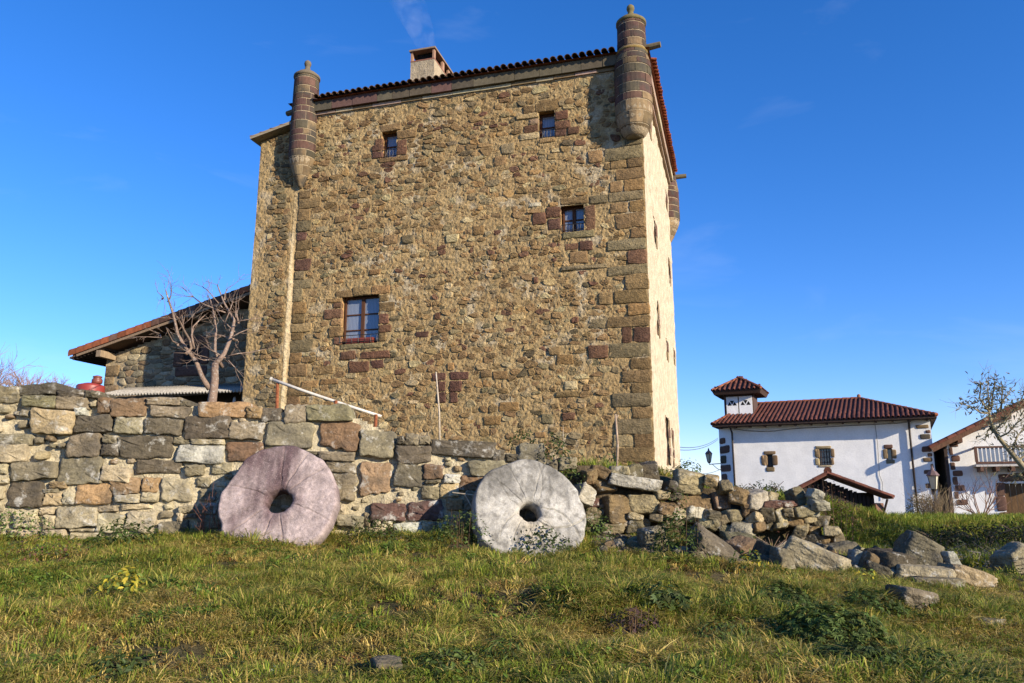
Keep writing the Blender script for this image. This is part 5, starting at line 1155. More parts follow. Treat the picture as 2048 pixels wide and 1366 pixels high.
# bracket lamp on the canted corner
YL_ = H.world(EL[0], EL[1], 0).y - .2; p_ = P(1418.5, 928, YL_); q_ = P(1443, 934, YL_ + .3)
lp = thing('wall_lamp', 'old style street lantern on a scrolled bracket at the white house corner', 'street lamp', p_); lantern(lp, .12, 1.0)
m = MB(); e_ = q_ - p_; m.tube([(0, 0, .05), (0, 0, -.02), (e_.x * .3, e_.y * .3, .0), (e_.x, e_.y, .04)], .022, 6, (.05, .04, .04)); m.tube([(e_.x * .25, e_.y * .25, -.01), (e_.x * .6, e_.y * .6, -.22), (e_.x * .8, e_.y * .8, -.3), (e_.x, e_.y, -.32)], .018, 6, (.05, .04, .04)); m.build('bracket', M_metal, lp)

# ================================================================== TILED SHED before the white house
YS = 24.0; ap, el, er = P(1655, 943, YS), P(1573, 986, YS), P(1787, 991, YS)
ts = thing('open_shed', 'dark open-fronted shed with low gabled tile roof before the white house', 'shed', (ap.x, YS, .8))
o_ = np.array((ap.x, YS, .8))
def ss(mb): mb.V = [v - o_ for v in mb.V]; return mb
m = MB()
for a_, b_ in ((el, ap), (ap, er)):
    V = [(a_.x, YS, a_.z - .10), (b_.x, YS, b_.z - .10), (b_.x + 1.6, YS + 4, b_.z - .10), (a_.x + 1.6, YS + 4, a_.z - .10)]; V += [(x, y, z_ + .07) for x, y, z_ in V]
    m.add(V, [(0, 3, 2, 1), (4, 5, 6, 7), (0, 1, 5, 4), (1, 2, 6, 5), (2, 3, 7, 6), (3, 0, 4, 7)], (.11, .045, .03))
rs = ss(m).build('roof', M_wood, ts)
tsm = tile_mesh(.085, .46, (.095, .037, .026), 7, .016, .9)
for a_, b_ in ((el, ap), (er, ap)):
    d_ = b_ - a_; n = int(d_.length / .38); sgn = 1 if d_.x > 0 else -1; an = math.atan2(d_.z, abs(d_.x))
    for row in range(3):
        for q in range(n):
            p = a_ + d_ * (q / n); inst('roof_tile', tsm, rs, Vector((p.x + row * .08, YS + .02 + row * .2, p.z - .06)) - Vector(o_), (an, 0, -math.pi / 2 * sgn))
m = MB(); m.tube([ap + Vector((0, -.02, .02)), ap + Vector((1.6, 4, .02))], .12, 9, (.12, .048, .032)); ss(m).build('ridge_tiles', M_tile, rs)
m = MB(); wl, wr = el.x + .35, er.x - .35; V = [(wl, 0, .8), (wr, 0, .8), (wr, 0, er.z - .05), (ap.x, 0, ap.z - .2), (wl, 0, el.z - .05)]
for k in range(20):
    xa = wl + (wr - wl) * k / 20; xb = xa + (wr - wl) / 20 - .03; m = MB(); xt = (xa + xb) / 2
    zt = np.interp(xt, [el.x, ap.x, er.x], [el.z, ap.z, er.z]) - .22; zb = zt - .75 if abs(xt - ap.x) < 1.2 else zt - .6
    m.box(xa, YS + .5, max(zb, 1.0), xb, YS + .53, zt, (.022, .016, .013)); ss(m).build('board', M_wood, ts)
m = MB(); V = [(wl, YS + .62, .8), (wr, YS + .62, .8), (wr, YS + .62, er.z - .16), (ap.x, YS + .62, ap.z - .2), (wl, YS + .62, el.z - .16)]; m.add(V + [(x, y + .06, z_) for x, y, z_ in V], [(0, 1, 2, 3, 4), (9, 8, 7, 6, 5), (2, 7, 8, 3), (3, 8, 9, 4), (1, 6, 7, 2), (4, 9, 5, 0)], (.022, .018, .015)); ss(m).build('shade_backing', M_wood, ts)  # dark panel added behind the boards, standing in for the shaded interior
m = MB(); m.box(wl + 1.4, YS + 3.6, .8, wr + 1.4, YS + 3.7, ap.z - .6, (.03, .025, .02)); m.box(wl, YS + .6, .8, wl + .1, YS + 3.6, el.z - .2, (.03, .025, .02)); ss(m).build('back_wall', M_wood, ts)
m = MB(); pb = P(1756, 1006, YS + .4); m.box(pb.x - .12, YS + .3, .8, pb.x + .12, YS + .55, pb.z + .0, (.22, .12, .085)); ss(m).build('pillar', M_dressed, ts)
m = MB(); m.beam((wl, YS + .55, .8), (wl, YS + .55, el.z - .1), .12, .12, (.06, .04, .03), up=(0, 1, 0)); ss(m).build('post', M_wood, ts)
m = MB(); pb = P(1770, 1000, YS + .2); m.tube([(er.x - .15, YS + .1, er.z - .12), (pb.x, YS + .3, er.z - .45), (pb.x, YS + .3, .8)], .035, 7, (.07, .05, .045)); ss(m).build('downpipe', M_metal, ts)

# ================================================================== WHITE BARN at the right
bp_ = P(1905, 1000, 37.7); BN = Frame(bp_.x, bp_.y, HA * .86)
barn = thing('white_barn', 'white gabled house with wooden balcony, arched plank door and tiled verge', 'house', (BN.o[0], BN.o[1], 0), BN.a)
BV = -.85; v0, v1 = BN.front(1863, 889, BV), BN.front(2048, 798, BV); sb = (v1[1] - v0[1]) / (v1[0] - v0[0]); bw = 12.0; bax = bw / 2
def bver(x): return v0[1] + (x - v0[0]) * sb if x < bax else v0[1] + (bax - v0[0]) * sb - (x - bax) * sb
BD = [BN.front(2003, 980)[0], .55, 0, 0]; BD[3] = BN.front(2040, 949)[1] - .25; BD[2] = BD[0] + 2.7
m = MB(); relief_grid(m, 0, bw, .3, 7.2, .12, lambda X, Z: .02 * (fnoise(X, Z, 25) - .5) + 0 * X, (.84, .83, .80), [(BD[0] + .1, 0, BD[2] - .1, BD[3] - .1)], keep=lambda x, z: z < np.where(x < bax, v0[1] + (x - v0[0]) * sb, v0[1] + (2 * bax - x - v0[0]) * sb) - .15)
m.add([(0, 0, .3), (0, 6, .3), (0, 6, bver(0) - .25), (0, 0, bver(0) - .25)], [(0, 1, 2, 3)][::1], (.30, .27, .24)); m.add([(bw, 0, .3), (bw, 6, .3), (bw, 6, bver(0) - .25), (bw, 0, bver(0) - .25)], [(3, 2, 1, 0)], (.7, .69, .65))  # left side wall greyed, its shade put into the colour
m.build('wall', M_white, barn)
m = MB()
for xa, xb in ((v0[0], bax), (bax, 2 * bax - v0[0])):
    V = [(xa, BV, bver(xa) - .22), (xb, BV, bver(xb) - .22), (xb, 6.5, bver(xb) - .22), (xa, 6.5, bver(xa) - .22)]; V += [(x, y, z_ + .1) for x, y, z_ in V]
    m.add(V, [(0, 3, 2, 1), (4, 5, 6, 7), (0, 1, 5, 4), (1, 2, 6, 5), (2, 3, 7, 6), (3, 0, 4, 7)], (.13, .06, .035))
br = m.build('roof', M_wood, barn)
tb = tile_mesh(.12, .5, (.19, .07, .04), 7, .018, .9); ab = math.atan(sb)
for row in range(3):
    for q in range(32):
        x = v0[0] - .05 + q * .4
        if x > bax: break
        inst('roof_tile', tb, br, (x, BV + .08 + row * .25, bver(x) - .17), (ab, 0, -math.pi / 2), (1, 1, 1.5)); inst('roof_tile', tb, br, (2 * bax - x, BV + .08 + row * .25, bver(x) - .17), (ab, 0, math.pi / 2), (1, 1, 1.5))
m = MB()
for row in range(3, 28):
    y = BV + .08 + row * .25; m.tube([(v0[0], y, bver(v0[0]) - .08), (bax, y, bver(bax) - .08)], .11, 7, (.19, .07, .04)); m.tube([(2 * bax - v0[0], y, bver(v0[0]) - .08), (bax, y, bver(bax) - .08)], .11, 7, (.19, .07, .04))
m.build('tile_courses', M_tile, br, kind='stuff')
for sgn in (0, 1):
    x_ = v0[0] if not sgn else 2 * bax - v0[0]; m = MB(); m.beam((x_, BV - .03, bver(x_) - .27), (bax, BV - .03, bver(bax) - .27), .05, .2, (.17, .085, .045)); m.build('verge_board', M_wood, br)
for x in (.5, 2.6, bax, bw - 2.6):
    m = MB(); m.beam((x, BV + .05, bver(x) - .42), (x, .6, bver(x) - .42), .2, .24, (.13, .065, .04)); m.build('purlin', M_wood, br)
m = MB(); m.box(-.16, -.30, .3, -.02, -.16, bver(0) - .5, (.06, .04, .032)); m.build('corner_post', M_wood, barn)
C5 = ((1792, 740), 4.1406)
hstones([(430, 540, 490, 608, 'k'), (440, 612, 515, 637, 'k'), (440, 640, 470, 705, 'k'), (455, 708, 528, 758, 'k'), (450, 762, 490, 830, 'k'), (470, 832, 555, 880, 'k'), (470, 884, 510, 950, 'k'), (485, 952, 570, 1000, 'k'), (485, 1004, 520, 1068, 'k'), (500, 1072, 590, 1118, 'k')], *C5, nm='quoin', parent=barn, fr=BN)
# arched door: planks, stone surround
nn = 10
for q in range(nn):
    xa, xb = BD[0] + .12 + (BD[2] - BD[0] - .24) * q / nn, BD[0] + .12 + (BD[2] - BD[0] - .24) * (q + 1) / nn - .012
    m = MB(); m.box(xa, .10, .45, xb, .14, BD[3] + .15, (.13, .075, .034)); 
    if q == 0: door = m.build('door', M_wood, barn)
    else: m.build('plank', M_wood, door)
arch = [(BD[0] - .22, .35, BD[0] + .14, 1.05), (BD[0] - .26, 1.08, BD[0] + .13, 1.75), (BD[0] - .20, 1.78, BD[0] + .16, BD[3] - .1), (BD[0] - .05, BD[3] - .07, BD[0] + .55, BD[3] + .28), (BD[0] + .58, BD[3] - .05, BD[0] + 1.15, BD[3] + .32), (BD[0] + 1.18, BD[3] - .05, BD[0] + 1.75, BD[3] + .32), (BD[0] + 1.78, BD[3] - .07, BD[2] + .2, BD[3] + .28), (BD[2] - .14, 1.0, BD[2] + .22, BD[3] - .1), (BD[2] - .14, .35, BD[2] + .22, .97), (BD[0] + .15, .3, BD[2] - .15, .5)]
for a_ in arch:
    q = MB(); block(q, outline(*a_, ra, .2, .04, 4), -.05, .2, ra, .03, .006, .003, pal('k', ra, .08), rings=1); q.build('door_stone', M_dressed, barn, smooth=True)
# balcony
b0, b1 = BN.front(1950, 893, -.9), BN.front(1955, 928, -.9); bx1 = b0[0] + 5.4; zt, zb = b0[1], b1[1]
m = MB(); m.box(b0[0] - .05, -.92, zb - .12, bx1, 0, zb - .0, (.55, .52, .47)); bal = m.build('balcony', M_white, barn)
m = MB(); m.box(b0[0] - .04, -.97, zt - .08, bx1, -.83, zt, (.12, .065, .045)); m.build('rail', M_wood, bal); m = MB(); m.box(b0[0] - .04, -.95, zb + .0, bx1, -.85, zb + .1, (.14, .075, .05)); m.build('rail', M_wood, bal)
for k in range(31):
    x = b0[0] + .12 + k * .168; m = MB(); m.box(x, -.925, zb + .1, x + .115, -.885, zt - .08, (.20, .245, .31)); m.build('baluster', M_white, bal)
for x in (b0[0], b0[0] + 2.3, bx1 - .1):
    m = MB(); m.box(x - .06, -.96, zb + .1, x + .06, -.84, zt - .08, (.12, .065, .045)); m.build('post', M_wood, bal)
for k in range(8):
    x = b0[0] + .1 + k * .62; m = MB(); m.box(x, -1.0, zb - .34, x + .14, 0, zb - .125, (.13, .07, .045)); m.build('joist', M_wood, bal)
m = MB(); m.box(b0[0] - .02, -.88, zt - .085, b0[0] + .08, -.02, zt - .005, (.12, .065, .045)); m.build('rail', M_wood, bal)
# lantern on a post in the gap
p_ = P(1868.5, 978, 27); lp2 = thing('post_lamp', 'greenish glass lantern on a short post in the gap between the white houses', 'street lamp', (p_.x, p_.y, .8)); lantern(lp2, p_.z - .8, 1.05)
m = MB(); m.lathe([(.09, 0), (.06, .15), (.045, p_.z - .88)], 8, (.06, .055, .045)); m.build('post', M_metal, lp2)
# overhead wires
for (pa, pb_, lab) in (((1340, 891), (1436, 876), 'upper overhead cable running from the tower to the white house eaves'), ((1340, 897), (1436, 879), 'second overhead cable just under the upper one beside the tower'), ((1340, 935), (1443, 937.5), 'lowest overhead cable reaching the white house near the bracket lamp')):
    a_, b_ = P(*pa, 28), P(*pb_, 42); m = MB(); c0 = a_.copy()
    m.tube([a_.lerp(b_, k / 10) - c0 + Vector((0, 0, -.25 * (1 - (k / 5 - 1) ** 2))) for k in range(11)], .012, 4, (.06, .06, .07)); o = m.build('overhead_cable', M_metal); o.location = c0; tag(o, lab, 'cable', 'overhead cables')

# ================================================================== TREES, SHRUBS, WEEDS
rv = random.Random(77)
def mixc(cs, r): c = cs[r.randrange(len(cs))]; f = r.uniform(.75, 1.25); return tuple(q * f for q in c)
LT = np.array([(0, 0, 0), (-.30, .35, .06), (.30, .35, .06), (-.26, .7, .05), (.26, .7, .05), (0, 1, -.06), (0, .35, -.03), (0, .7, -.02)])
LF = [(0, 6, 1), (0, 2, 6), (1, 6, 7, 3), (6, 2, 4, 7), (3, 7, 5), (7, 4, 5)]
def leaf(mb, p, d, n, l, w, col):
    d = d.normalized(); s = d.cross(n)
    if s.length < 1e-3: s = Vector((1, 0, 0))
    s.normalize(); u = s.cross(d)
    B = np.array((s * w, d * l, u * l)); mb.add(LT @ B + np.array(p), LF, col)
def rdir(r, up=0.0):
    v = Vector((r.gauss(0, 1), r.gauss(0, 1), r.gauss(0, 1))).normalized(); v.z += up; return v.normalized()
def leaves_dome(mb, r, n, rad, hgt, l, cs, palmate=False, wide=.75, base=.0):
    for _ in range(n):
        a, q = r.uniform(0, 2 * math.pi), r.random() ** .5; e = r.random() ** .6
        lump = .75 + .4 * float(vnoise(3 + 1.6 * math.cos(a), 3 + 1.6 * math.sin(a), int(rad * 1000)))
        p = Vector((rad * q * lump * math.cos(a), rad * q * lump * math.sin(a), base + hgt * lump * math.sqrt(max(0, 1 - q * q)) * (.35 + .65 * e)))
        out = Vector((p.x / rad, p.y / rad, .9)); n_ = (out.normalized() + rdir(r) * .55).normalized(); c = mixc(cs, r); ll = l * r.uniform(.6, 1.25)
        if palmate:
            t1 = n_.cross(rdir(r)).normalized(); t2 = n_.cross(t1)
            for k in range(5):
                an = (k - 2) * .62; leaf(mb, p, t1 * math.cos(an) + t2 * math.sin(an) + n_ * -.12, n_, ll * (1 - .1 * abs(k - 2)), ll * .42, c)
        else:
            d = (n_.cross(rdir(r)) + Vector((0, 0, -.25))).normalized(); leaf(mb, p, d, n_, ll, ll * wide, c)
def plant(label, px, py, wpx, hpx, n, l, cs,  palmate=False, cat='plant', name='plant', group=None, wide=.75, at=None, seed=None, stems=0):
    p = at or hitg(px, py); r = random.Random(seed or int(px * 7 + py)); m = MB(); k = p.y / F
    if py < 1135 and not at: hpx *= 1.15; n = int(n * 1.8)
    leaves_dome(m, r, n, wpx / 2 * k, hpx * k * 1.05, l, cs, palmate, wide)
    for _ in range(stems):
        a = r.uniform(0, 6.28); q = r.random() * wpx / 2 * k * .8; b = Vector((q * math.cos(a), q * math.sin(a), 0)); m.tube([b, b * 1.2 + Vector((0, 0, hpx * k * r.uniform(.6, 1.1)))], [.004, .002], 4, (.16, .10, .06))
    if not at: EXCL.append((p.x, p.y, wpx * k * .25))
    o = m.build(name, M_leaf); o.location = p; tag(o, label, cat, group); return o
DK = [(.036, .055, .014), (.05, .075, .018), (.07, .10, .024), (.055, .065, .022)]
GR = [(.075, .12, .028), (.10, .14, .035), (.06, .10, .025), (.12, .14, .045)]
YL = [(.40, .33, .03), (.30, .28, .04), (.10, .15, .03), (.13, .17, .035), (.45, .36, .05)]
RB = [(.13, .055, .035), (.09, .06, .035), (.07, .08, .03), (.16, .09, .05), (.06, .04, .03)]
BG = [(.055, .085, .03), (.075, .105, .04), (.045, .065, .025)]
plant('leafy plant with bright yellow and green leaves in the open grass', 243, 1203, 120, 62, 190, .052, YL, name='yellow_plant')
plant('dark green leafy weed against the wall foot, short of the pink millstone', 255, 1098, 130, 48, 150, .06, DK, name='weed')
plant('light green small-leaved weed at the wall foot where the wall leaves the picture', 20, 1085, 150, 55, 240, .04, GR, name='weed')
plant('green and rusty mixed weeds a little way out from the wall foot', 95, 1130, 190, 50, 260, .035, GR + RB, name='weed')
plant('dark creeping weed along the wall foot just after the pink millstone', 760, 1086, 150, 44, 240, .04, DK + [(.08, .06, .04)], name='weed')
plant('bramble-like green weed on the shaded side of the white millstone', 915, 1098, 130, 62, 260, .04, DK + GR, name='weed', stems=10)
plant('dark green leafy weed growing over the foot of the white millstone', 1085, 1118, 140, 52, 220, .05, DK, name='weed')
plant('fresh green weed between the white millstone and the rubble', 1195, 1092, 70, 62, 150, .04, GR, name='weed')
plant('dark bushy weed between the squat boulder and the big flat slab', 1352, 1122, 110, 88, 330, .045, DK + GR[:1], name='weed', stems=6)
plant('low dark glossy weed in the grass below the squat boulder', 1310, 1215, 140, 46, 130, .06, DK + BG, True, name='weed')
plant('dark glossy hand-leaved plant below the long squared block', 1560, 1222, 170, 50, 420, .04, DK + GR, True, name='hellebore', group='hellebore clumps')
plant('largest dark hand-leaved clump near the mossy hump of stone', 1655, 1300, 240, 84, 800, .042, DK + GR[:2], True, name='hellebore', group='hellebore clumps')
plant('grey green hand-leaved clump nearer the camera than the largest one', 1700, 1352, 210, 62, 560, .036, BG + DK + GR[:2], True, name='hellebore', group='hellebore clumps')
plant('mid green leafy weed patch in the nearest grass beside the grey green clump', 1840, 1345, 180, 46, 420, .034, GR, name='weed')
plant('light green low weed between the largest dark clump and the dead purplish weed', 1440, 1285, 150, 40, 300, .034, GR + DK[2:], name='weed')
plant('green leafy weed in the nearest grass under the white millstone', 900, 1345, 150, 44, 320, .034, GR + DK, name='weed')
plant('dark hand-leaved plant touching the mossy hump of stone', 1735, 1228, 130, 44, 320, .038, DK + GR[:1], True, name='hellebore', group='hellebore clumps')
plant('dead purplish brown weed in the open grass below the white millstone', 1268, 1272, 130, 48, 260, .03, [(.07, .04, .04), (.10, .06, .05), (.06, .05, .03)], name='dead_weed', stems=24)
plant('dark green tussock weed in the middle of the nearest grass', 1000, 1335, 110, 60, 150, .05, DK + GR[:1], name='weed', wide=.3)
plant('yellow-tipped green weed at the lower lip of the big flat slab', 1500, 1152, 90, 52, 120, .05, GR + YL[:1], name='weed')
plant('small pale yellow plant before the tumbled heap', 1728, 1164, 70, 26, 46, .05, YL, name='yellow_plant')
plant('bluish dark weed at the lower picture edge below the yellow-leaved plant', 235, 1362, 140, 46, 160, .04, BG + DK, name='weed')
plant('pale grey green rosette in the nearest grass', 545, 1366, 46, 26, 40, .04, [(.25, .30, .2), (.32, .36, .26)], name='rosette')
plant('rusty brown weed covering the earth bank below the rubble end', 1655, 1085, 150, 100, 500, .035, RB, name='dead_weed', stems=20)
plant('tangle of green weed halfway along the foot of the collapsed wall', 1478, 1078, 80, 50, 200, .035, DK + GR, name='weed', stems=8)
plant('rusty weed tangle growing up the collapsed wall near its loose end', 1560, 1072, 90, 70, 260, .032, RB + GR[:1], name='dead_weed', stems=16)
plant('green tuft of weed between the twig heap and the earth bank', 1622, 1098, 70, 44, 160, .035, GR + RB[:2], name='weed')
plant('brambly green weed where the mound grass meets the tumbled heap', 1790, 1100, 110, 46, 220, .04, GR + DK, name='weed')
plant('weed growing at the shaded end of the tumbled heap', 1900, 1110, 90, 36, 160, .04, DK + RB[:2], name='weed')
plant('green weed rooted in the rubble under the dark round boulder', 1345, 1010, 60, 34, 90, .035, DK + GR, name='weed', at=W.world(W.front(1345, 1010)[0], -.12, W.front(1345, 1008)[1]))
plant('ivy sprawling over the wall gap above the white millstone', 1105, 935, 90, 74, 260, .045, DK + [(.05, .05, .05)], name='ivy', cat='ivy', at=W.world(W.front(1105, 930)[0], .0, W.front(1105, 935)[1]))
plant('second ivy patch close beside the top right rim of the white millstone', 1142, 975, 70, 50, 150, .04, GR + DK, name='ivy', cat='ivy', at=W.world(W.front(1142, 970)[0], -.08, W.front(1142, 972)[1]))
plant('dark ivy in the hollow over the topmost wall stones by the tower foot', 1050, 893, 70, 36, 120, .04, DK, name='ivy', cat='ivy', at=W.world(W.front(1050, 890)[0], .12, W.front(1050, 893)[1]))
plant('green ivy at the foot of the bright tower corner', 1372, 962, 74, 42, 170, .05, GR + DK, name='ivy', cat='ivy', at=P(1372, 958, 11.0))
plant('small weed on the rubble before the second ivy', 1215, 925, 40, 20, 50, .035, GR, name='weed', at=P(1215, 925, 10.0))
def bush(label, px, py, Y, w_, h_, n, l, cs, name='bush', cat='bush'):
    p = P(px, py, Y); r = random.Random(int(px)); root = thing(name, label, cat, p); m = MB(); leaves_dome(m, r, n, w_, h_, l, cs, False, .55); m.build('foliage', M_leaf, root)
    m = MB()
    for _ in range(12):
        a = r.uniform(0, 6.28); e = Vector((w_ * .7 * math.cos(a), w_ * .7 * math.sin(a), h_ * r.uniform(.6, .95))); m.tube([(0, 0, -.15), e * .4 + Vector((0, 0, h_ * .2)), e], [.012, .008, .004], 4, (.15, .11, .07))
    m.build('stems', M_twig, root)
bush('dark round evergreen bush above the rubble against the white house wall', 1533, 1012, 13.0, .42, .42, 700, .06, [(.035, .055, .022), (.05, .075, .03), (.07, .095, .04)])
bush('smaller dark bush above the rubble by the white house corner', 1474, 1000, 13.4, .30, .28, 360, .055, [(.035, .055, .022), (.055, .08, .03)])
bush('olive brown conifer-like bush at the foot of the white house downpipe', 1848, 1046, 24, .55, .95, 700, .09, [(.09, .075, .025), (.07, .065, .02), (.11, .09, .035)])
for k, (px, py, Y, w_, h_, lab) in enumerate(((1880, 1100, 12.0, .55, .36, 'dark ivy mat at the near end of the shaded bank'), (1965, 1098, 12.1, .7, .40, 'dark ivy mat in the middle of the shaded bank'), (2050, 1092, 12.2, .6, .42, 'dark ivy mat where the shaded bank leaves the picture'))):
    bush(lab, px, py, Y, w_, h_, 650, .06, [(.028, .042, .016), (.045, .06, .02), (.05, .045, .025)], 'ivy_mat', 'ivy')

bush('dark hedge added out of view past the right edge to shade the ivy bank', 2600, 1000, 9.6, 1.5, 1.9, 2600, .10, [(.03, .05, .018), (.045, .065, .022)], 'shade_hedge', 'hedge')  # unseen hedge, added so that its shadow darkens the bank
# bare branching plants
def limb(mb, pts, r0, r1, k, col):
    n = len(pts); mb.tube(pts, [r0 + (r1 - r0) * q / (n - 1) for q in range(n)], k, col)
def twigs(mb, r, p, d, l, rad, depth, col, spread=.6, kink=.18, up=.05, n=(2, 4)):
    pts = [Vector(p)]; dd = Vector(d).normalized(); seg = 4
    for _ in range(seg):
        dd = (dd + rdir(r) * kink + Vector((0, 0, up))).normalized(); pts.append(pts[-1] + dd * l / seg)
    limb(mb, pts, rad, rad * .45, 4 if rad < .01 else 5, col)
    if depth <= 0: return
    for _ in range(r.randint(*n)):
        q = r.uniform(.3, 1.0); i_ = min(int(q * seg), seg - 1); b = pts[i_].lerp(pts[i_ + 1], q * seg - i_)
        twigs(mb, r, b, (dd + rdir(r) * spread * 1.4).normalized(), l * r.uniform(.45, .75), rad * .55, depth - 1, col, spread, kink, up, n)
# fruit tree behind the wall, limbs read from the photo
YT = 13.0
def c5(x, y, dy=0): return P(x / 3.657, 540 + y / 3.657, YT + dy)
tb_ = c5(1545, 1010); bt = thing('bare_tree', 'bare pruned fruit tree rising behind the wall beside the tower', 'tree', tb_)
def loc(pts): return [p - tb_ for p in pts]
m = MB(); bc = (.20, .14, .105)
limb(m, loc([c5(1540, 1040), c5(1552, 960), c5(1562, 880), c5(1572, 800), c5(1570, 730), c5(1576, 680)]), .080, .058, 9, bc); m.build('trunk', M_bark, bt, smooth=True)
LB = [([(1576, 685), (1612, 650), (1640, 612), (1662, 560), (1690, 490), (1703, 430), (1714, 370), (1690, 325), (1655, 270), (1635, 230), (1610, 165), (1590, 110)], .046, .010, .5),
      ([(1535, 870), (1505, 830), (1480, 790), (1460, 740), (1438, 680), (1405, 630), (1370, 585), (1335, 535), (1300, 470), (1280, 380), (1262, 310), (1240, 240), (1225, 195), (1213, 150)], .050, .010, -.4),
      ([(1576, 690), (1572, 600), (1574, 520), (1580, 440), (1570, 360), (1556, 280), (1540, 225), (1520, 185)], .032, .008, .9),
      ([(1415, 640), (1400, 570), (1385, 510), (1345, 440), (1312, 370), (1295, 340)], .030, .010, -.9),
      ([(1714, 372), (1730, 320), (1745, 272)], .018, .006, .6), ([(1692, 488), (1750, 460), (1822, 430)], .018, .006, .1), ([(1692, 488), (1620, 480), (1555, 470), (1498, 452)], .018, .006, .9),
      ([(1622, 205), (1645, 175), (1665, 130)], .014, .005, .4), ([(1240, 240), (1250, 190), (1255, 130)], .014, .005, -.2), ([(1232, 240), (1195, 200), (1152, 160)], .014, .005, -.7),
      ([(1362, 578), (1310, 545), (1260, 520), (1235, 470), (1215, 420)], .022, .007, -1.0), ([(1258, 518), (1180, 495), (1075, 488)], .012, .004, -1.3), ([(1220, 490), (1150, 460), (1088, 435)], .012, .004, -.8),
      ([(1408, 570), (1402, 480), (1412, 415), (1455, 370), (1500, 330)], .022, .007, .2), ([(1555, 662), (1490, 660), (1435, 640)], .014, .005, -.3), ([(1640, 620), (1740, 612), (1850, 600), (1950, 575)], .016, .004, .4),
      ([(1640, 640), (1570, 600), (1508, 560)], .014, .005, .2), ([(1665, 660), (1715, 710), (1765, 765)], .012, .004, .1), ([(1702, 500), (1740, 535), (1745, 580)], .010, .004, .8), ([(1720, 370), (1820, 362), (1900, 352)], .012, .004, .2),
      ([(1588, 250), (1520, 150), (1480, 120)], .010, .004, .7), ([(1600, 280), (1500, 260), (1420, 200)], .012, .004, .9), ([(1660, 300), (1640, 400), (1600, 380)], .010, .004, .3), ([(1700, 330), (1720, 310), (1750, 280)], .010, .004, .5), ([(1660, 420), (1620, 360), (1590, 300)], .012, .005, 1.2),
      ([(1445, 680), (1520, 640), (1400, 610), (1270, 605)], .010, .003, -.5), ([(1300, 470), (1340, 400), (1330, 320)], .014, .005, -.2), ([(1530, 260), (1450, 230), (1410, 195)], .010, .004, .5), ([(1650, 270), (1700, 240), (1715, 225)], .009, .003, .6)]
rt2 = random.Random(8)
for pts_, r0, r1, dy in LB:
    n = len(pts_); m = MB(); pp = loc([c5(x, y, dy * q / (n - 1) + .0) for q, (x, y) in enumerate(pts_)])
    if r0 < .04: pp[0] = loc([c5(*pts_[0], 0)])[0] + Vector((0, dy * .35, 0))
    limb(m, pp, r0, r1, 6, bc)
    for _ in range(3 if r0 < .03 else 6):
        q = rt2.randrange(n // 3, n); twigs(m, rt2, pp[q], (pp[q] - pp[q - 1]).normalized() + rdir(rt2) * .9, rt2.uniform(.15, .45), .005, 1, bc)
    m.build('limb', M_bark, bt, smooth=True)
# far bare trees beyond the wall end
for k, (px, py, Y, hh, lab) in enumerate(((-30, 790, 52, 2.4, 'tallest of the far bare trees, cut by the picture edge above the wall'), (52, 790, 60, 1.5, 'middle one of the far bare reddish trees above the wall'), (105, 792, 66, 1.25, 'far bare reddish tree closest to the red drum'))):
    p = P(px, py, Y); z0_ = p.z - 2.0; p.z = gz(p.x, p.y); z0_ -= p.z; tr = thing('far_tree', lab, 'tree', p, 0, 'far bare trees'); r = random.Random(50 + k); m = MB(); tcx = (.26, .17, .13)
    m.tube([(0, 0, -.3), (.1, 0, z0_ * .5), (0, 0, z0_ + 2.2)], [.26, .2, .14], 7, tcx); m.build('trunk', M_twig, tr); m = MB()
    for _ in range(26):
        twigs(m, r, (0, 0, z0_ + r.uniform(1.0, 2.3)), Vector((r.uniform(-1.3, 1.3), r.uniform(-1.3, 1.3), r.uniform(.35, 1))), hh * r.uniform(.7, 1.05), .035, 2, tcx, .5, .14, .06, (4, 6))
    m.build('crown', M_twig, tr)
# shrubs before the white houses
p = P(1876, 1046, 21); o = thing('twiggy_shrub', 'pale straw coloured twiggy shrub under the post lantern', 'shrub', p); r = random.Random(3); m = MB()
for _ in range(150):
    a = r.uniform(0, 6.28); twigs(m, r, (r.uniform(-.28, .28), r.uniform(-.2, .2), 0), (math.cos(a) * .45, math.sin(a) * .45, 1), r.uniform(.45, .85), .007, 1, mixc([(.34, .26, .15), (.28, .20, .12), (.22, .17, .10)], r), .4, .12, .03, (1, 2))
m.build('stems', M_twig, o)
p = P(1962, 1040, 20); o = thing('bare_shrub', 'bare reddish-stemmed shrub before the white gabled house', 'shrub', p); r = random.Random(4); m = MB()
for q in range(9):
    a = q * .7; twigs(m, r, (0, 0, 0), (math.cos(a) * .95, math.sin(a) * .5, .8), r.uniform(.65, 1.0), .016, 2, (.22, .13, .09), .5, .12, .06, (2, 4))
m.build('stems', M_twig, o)
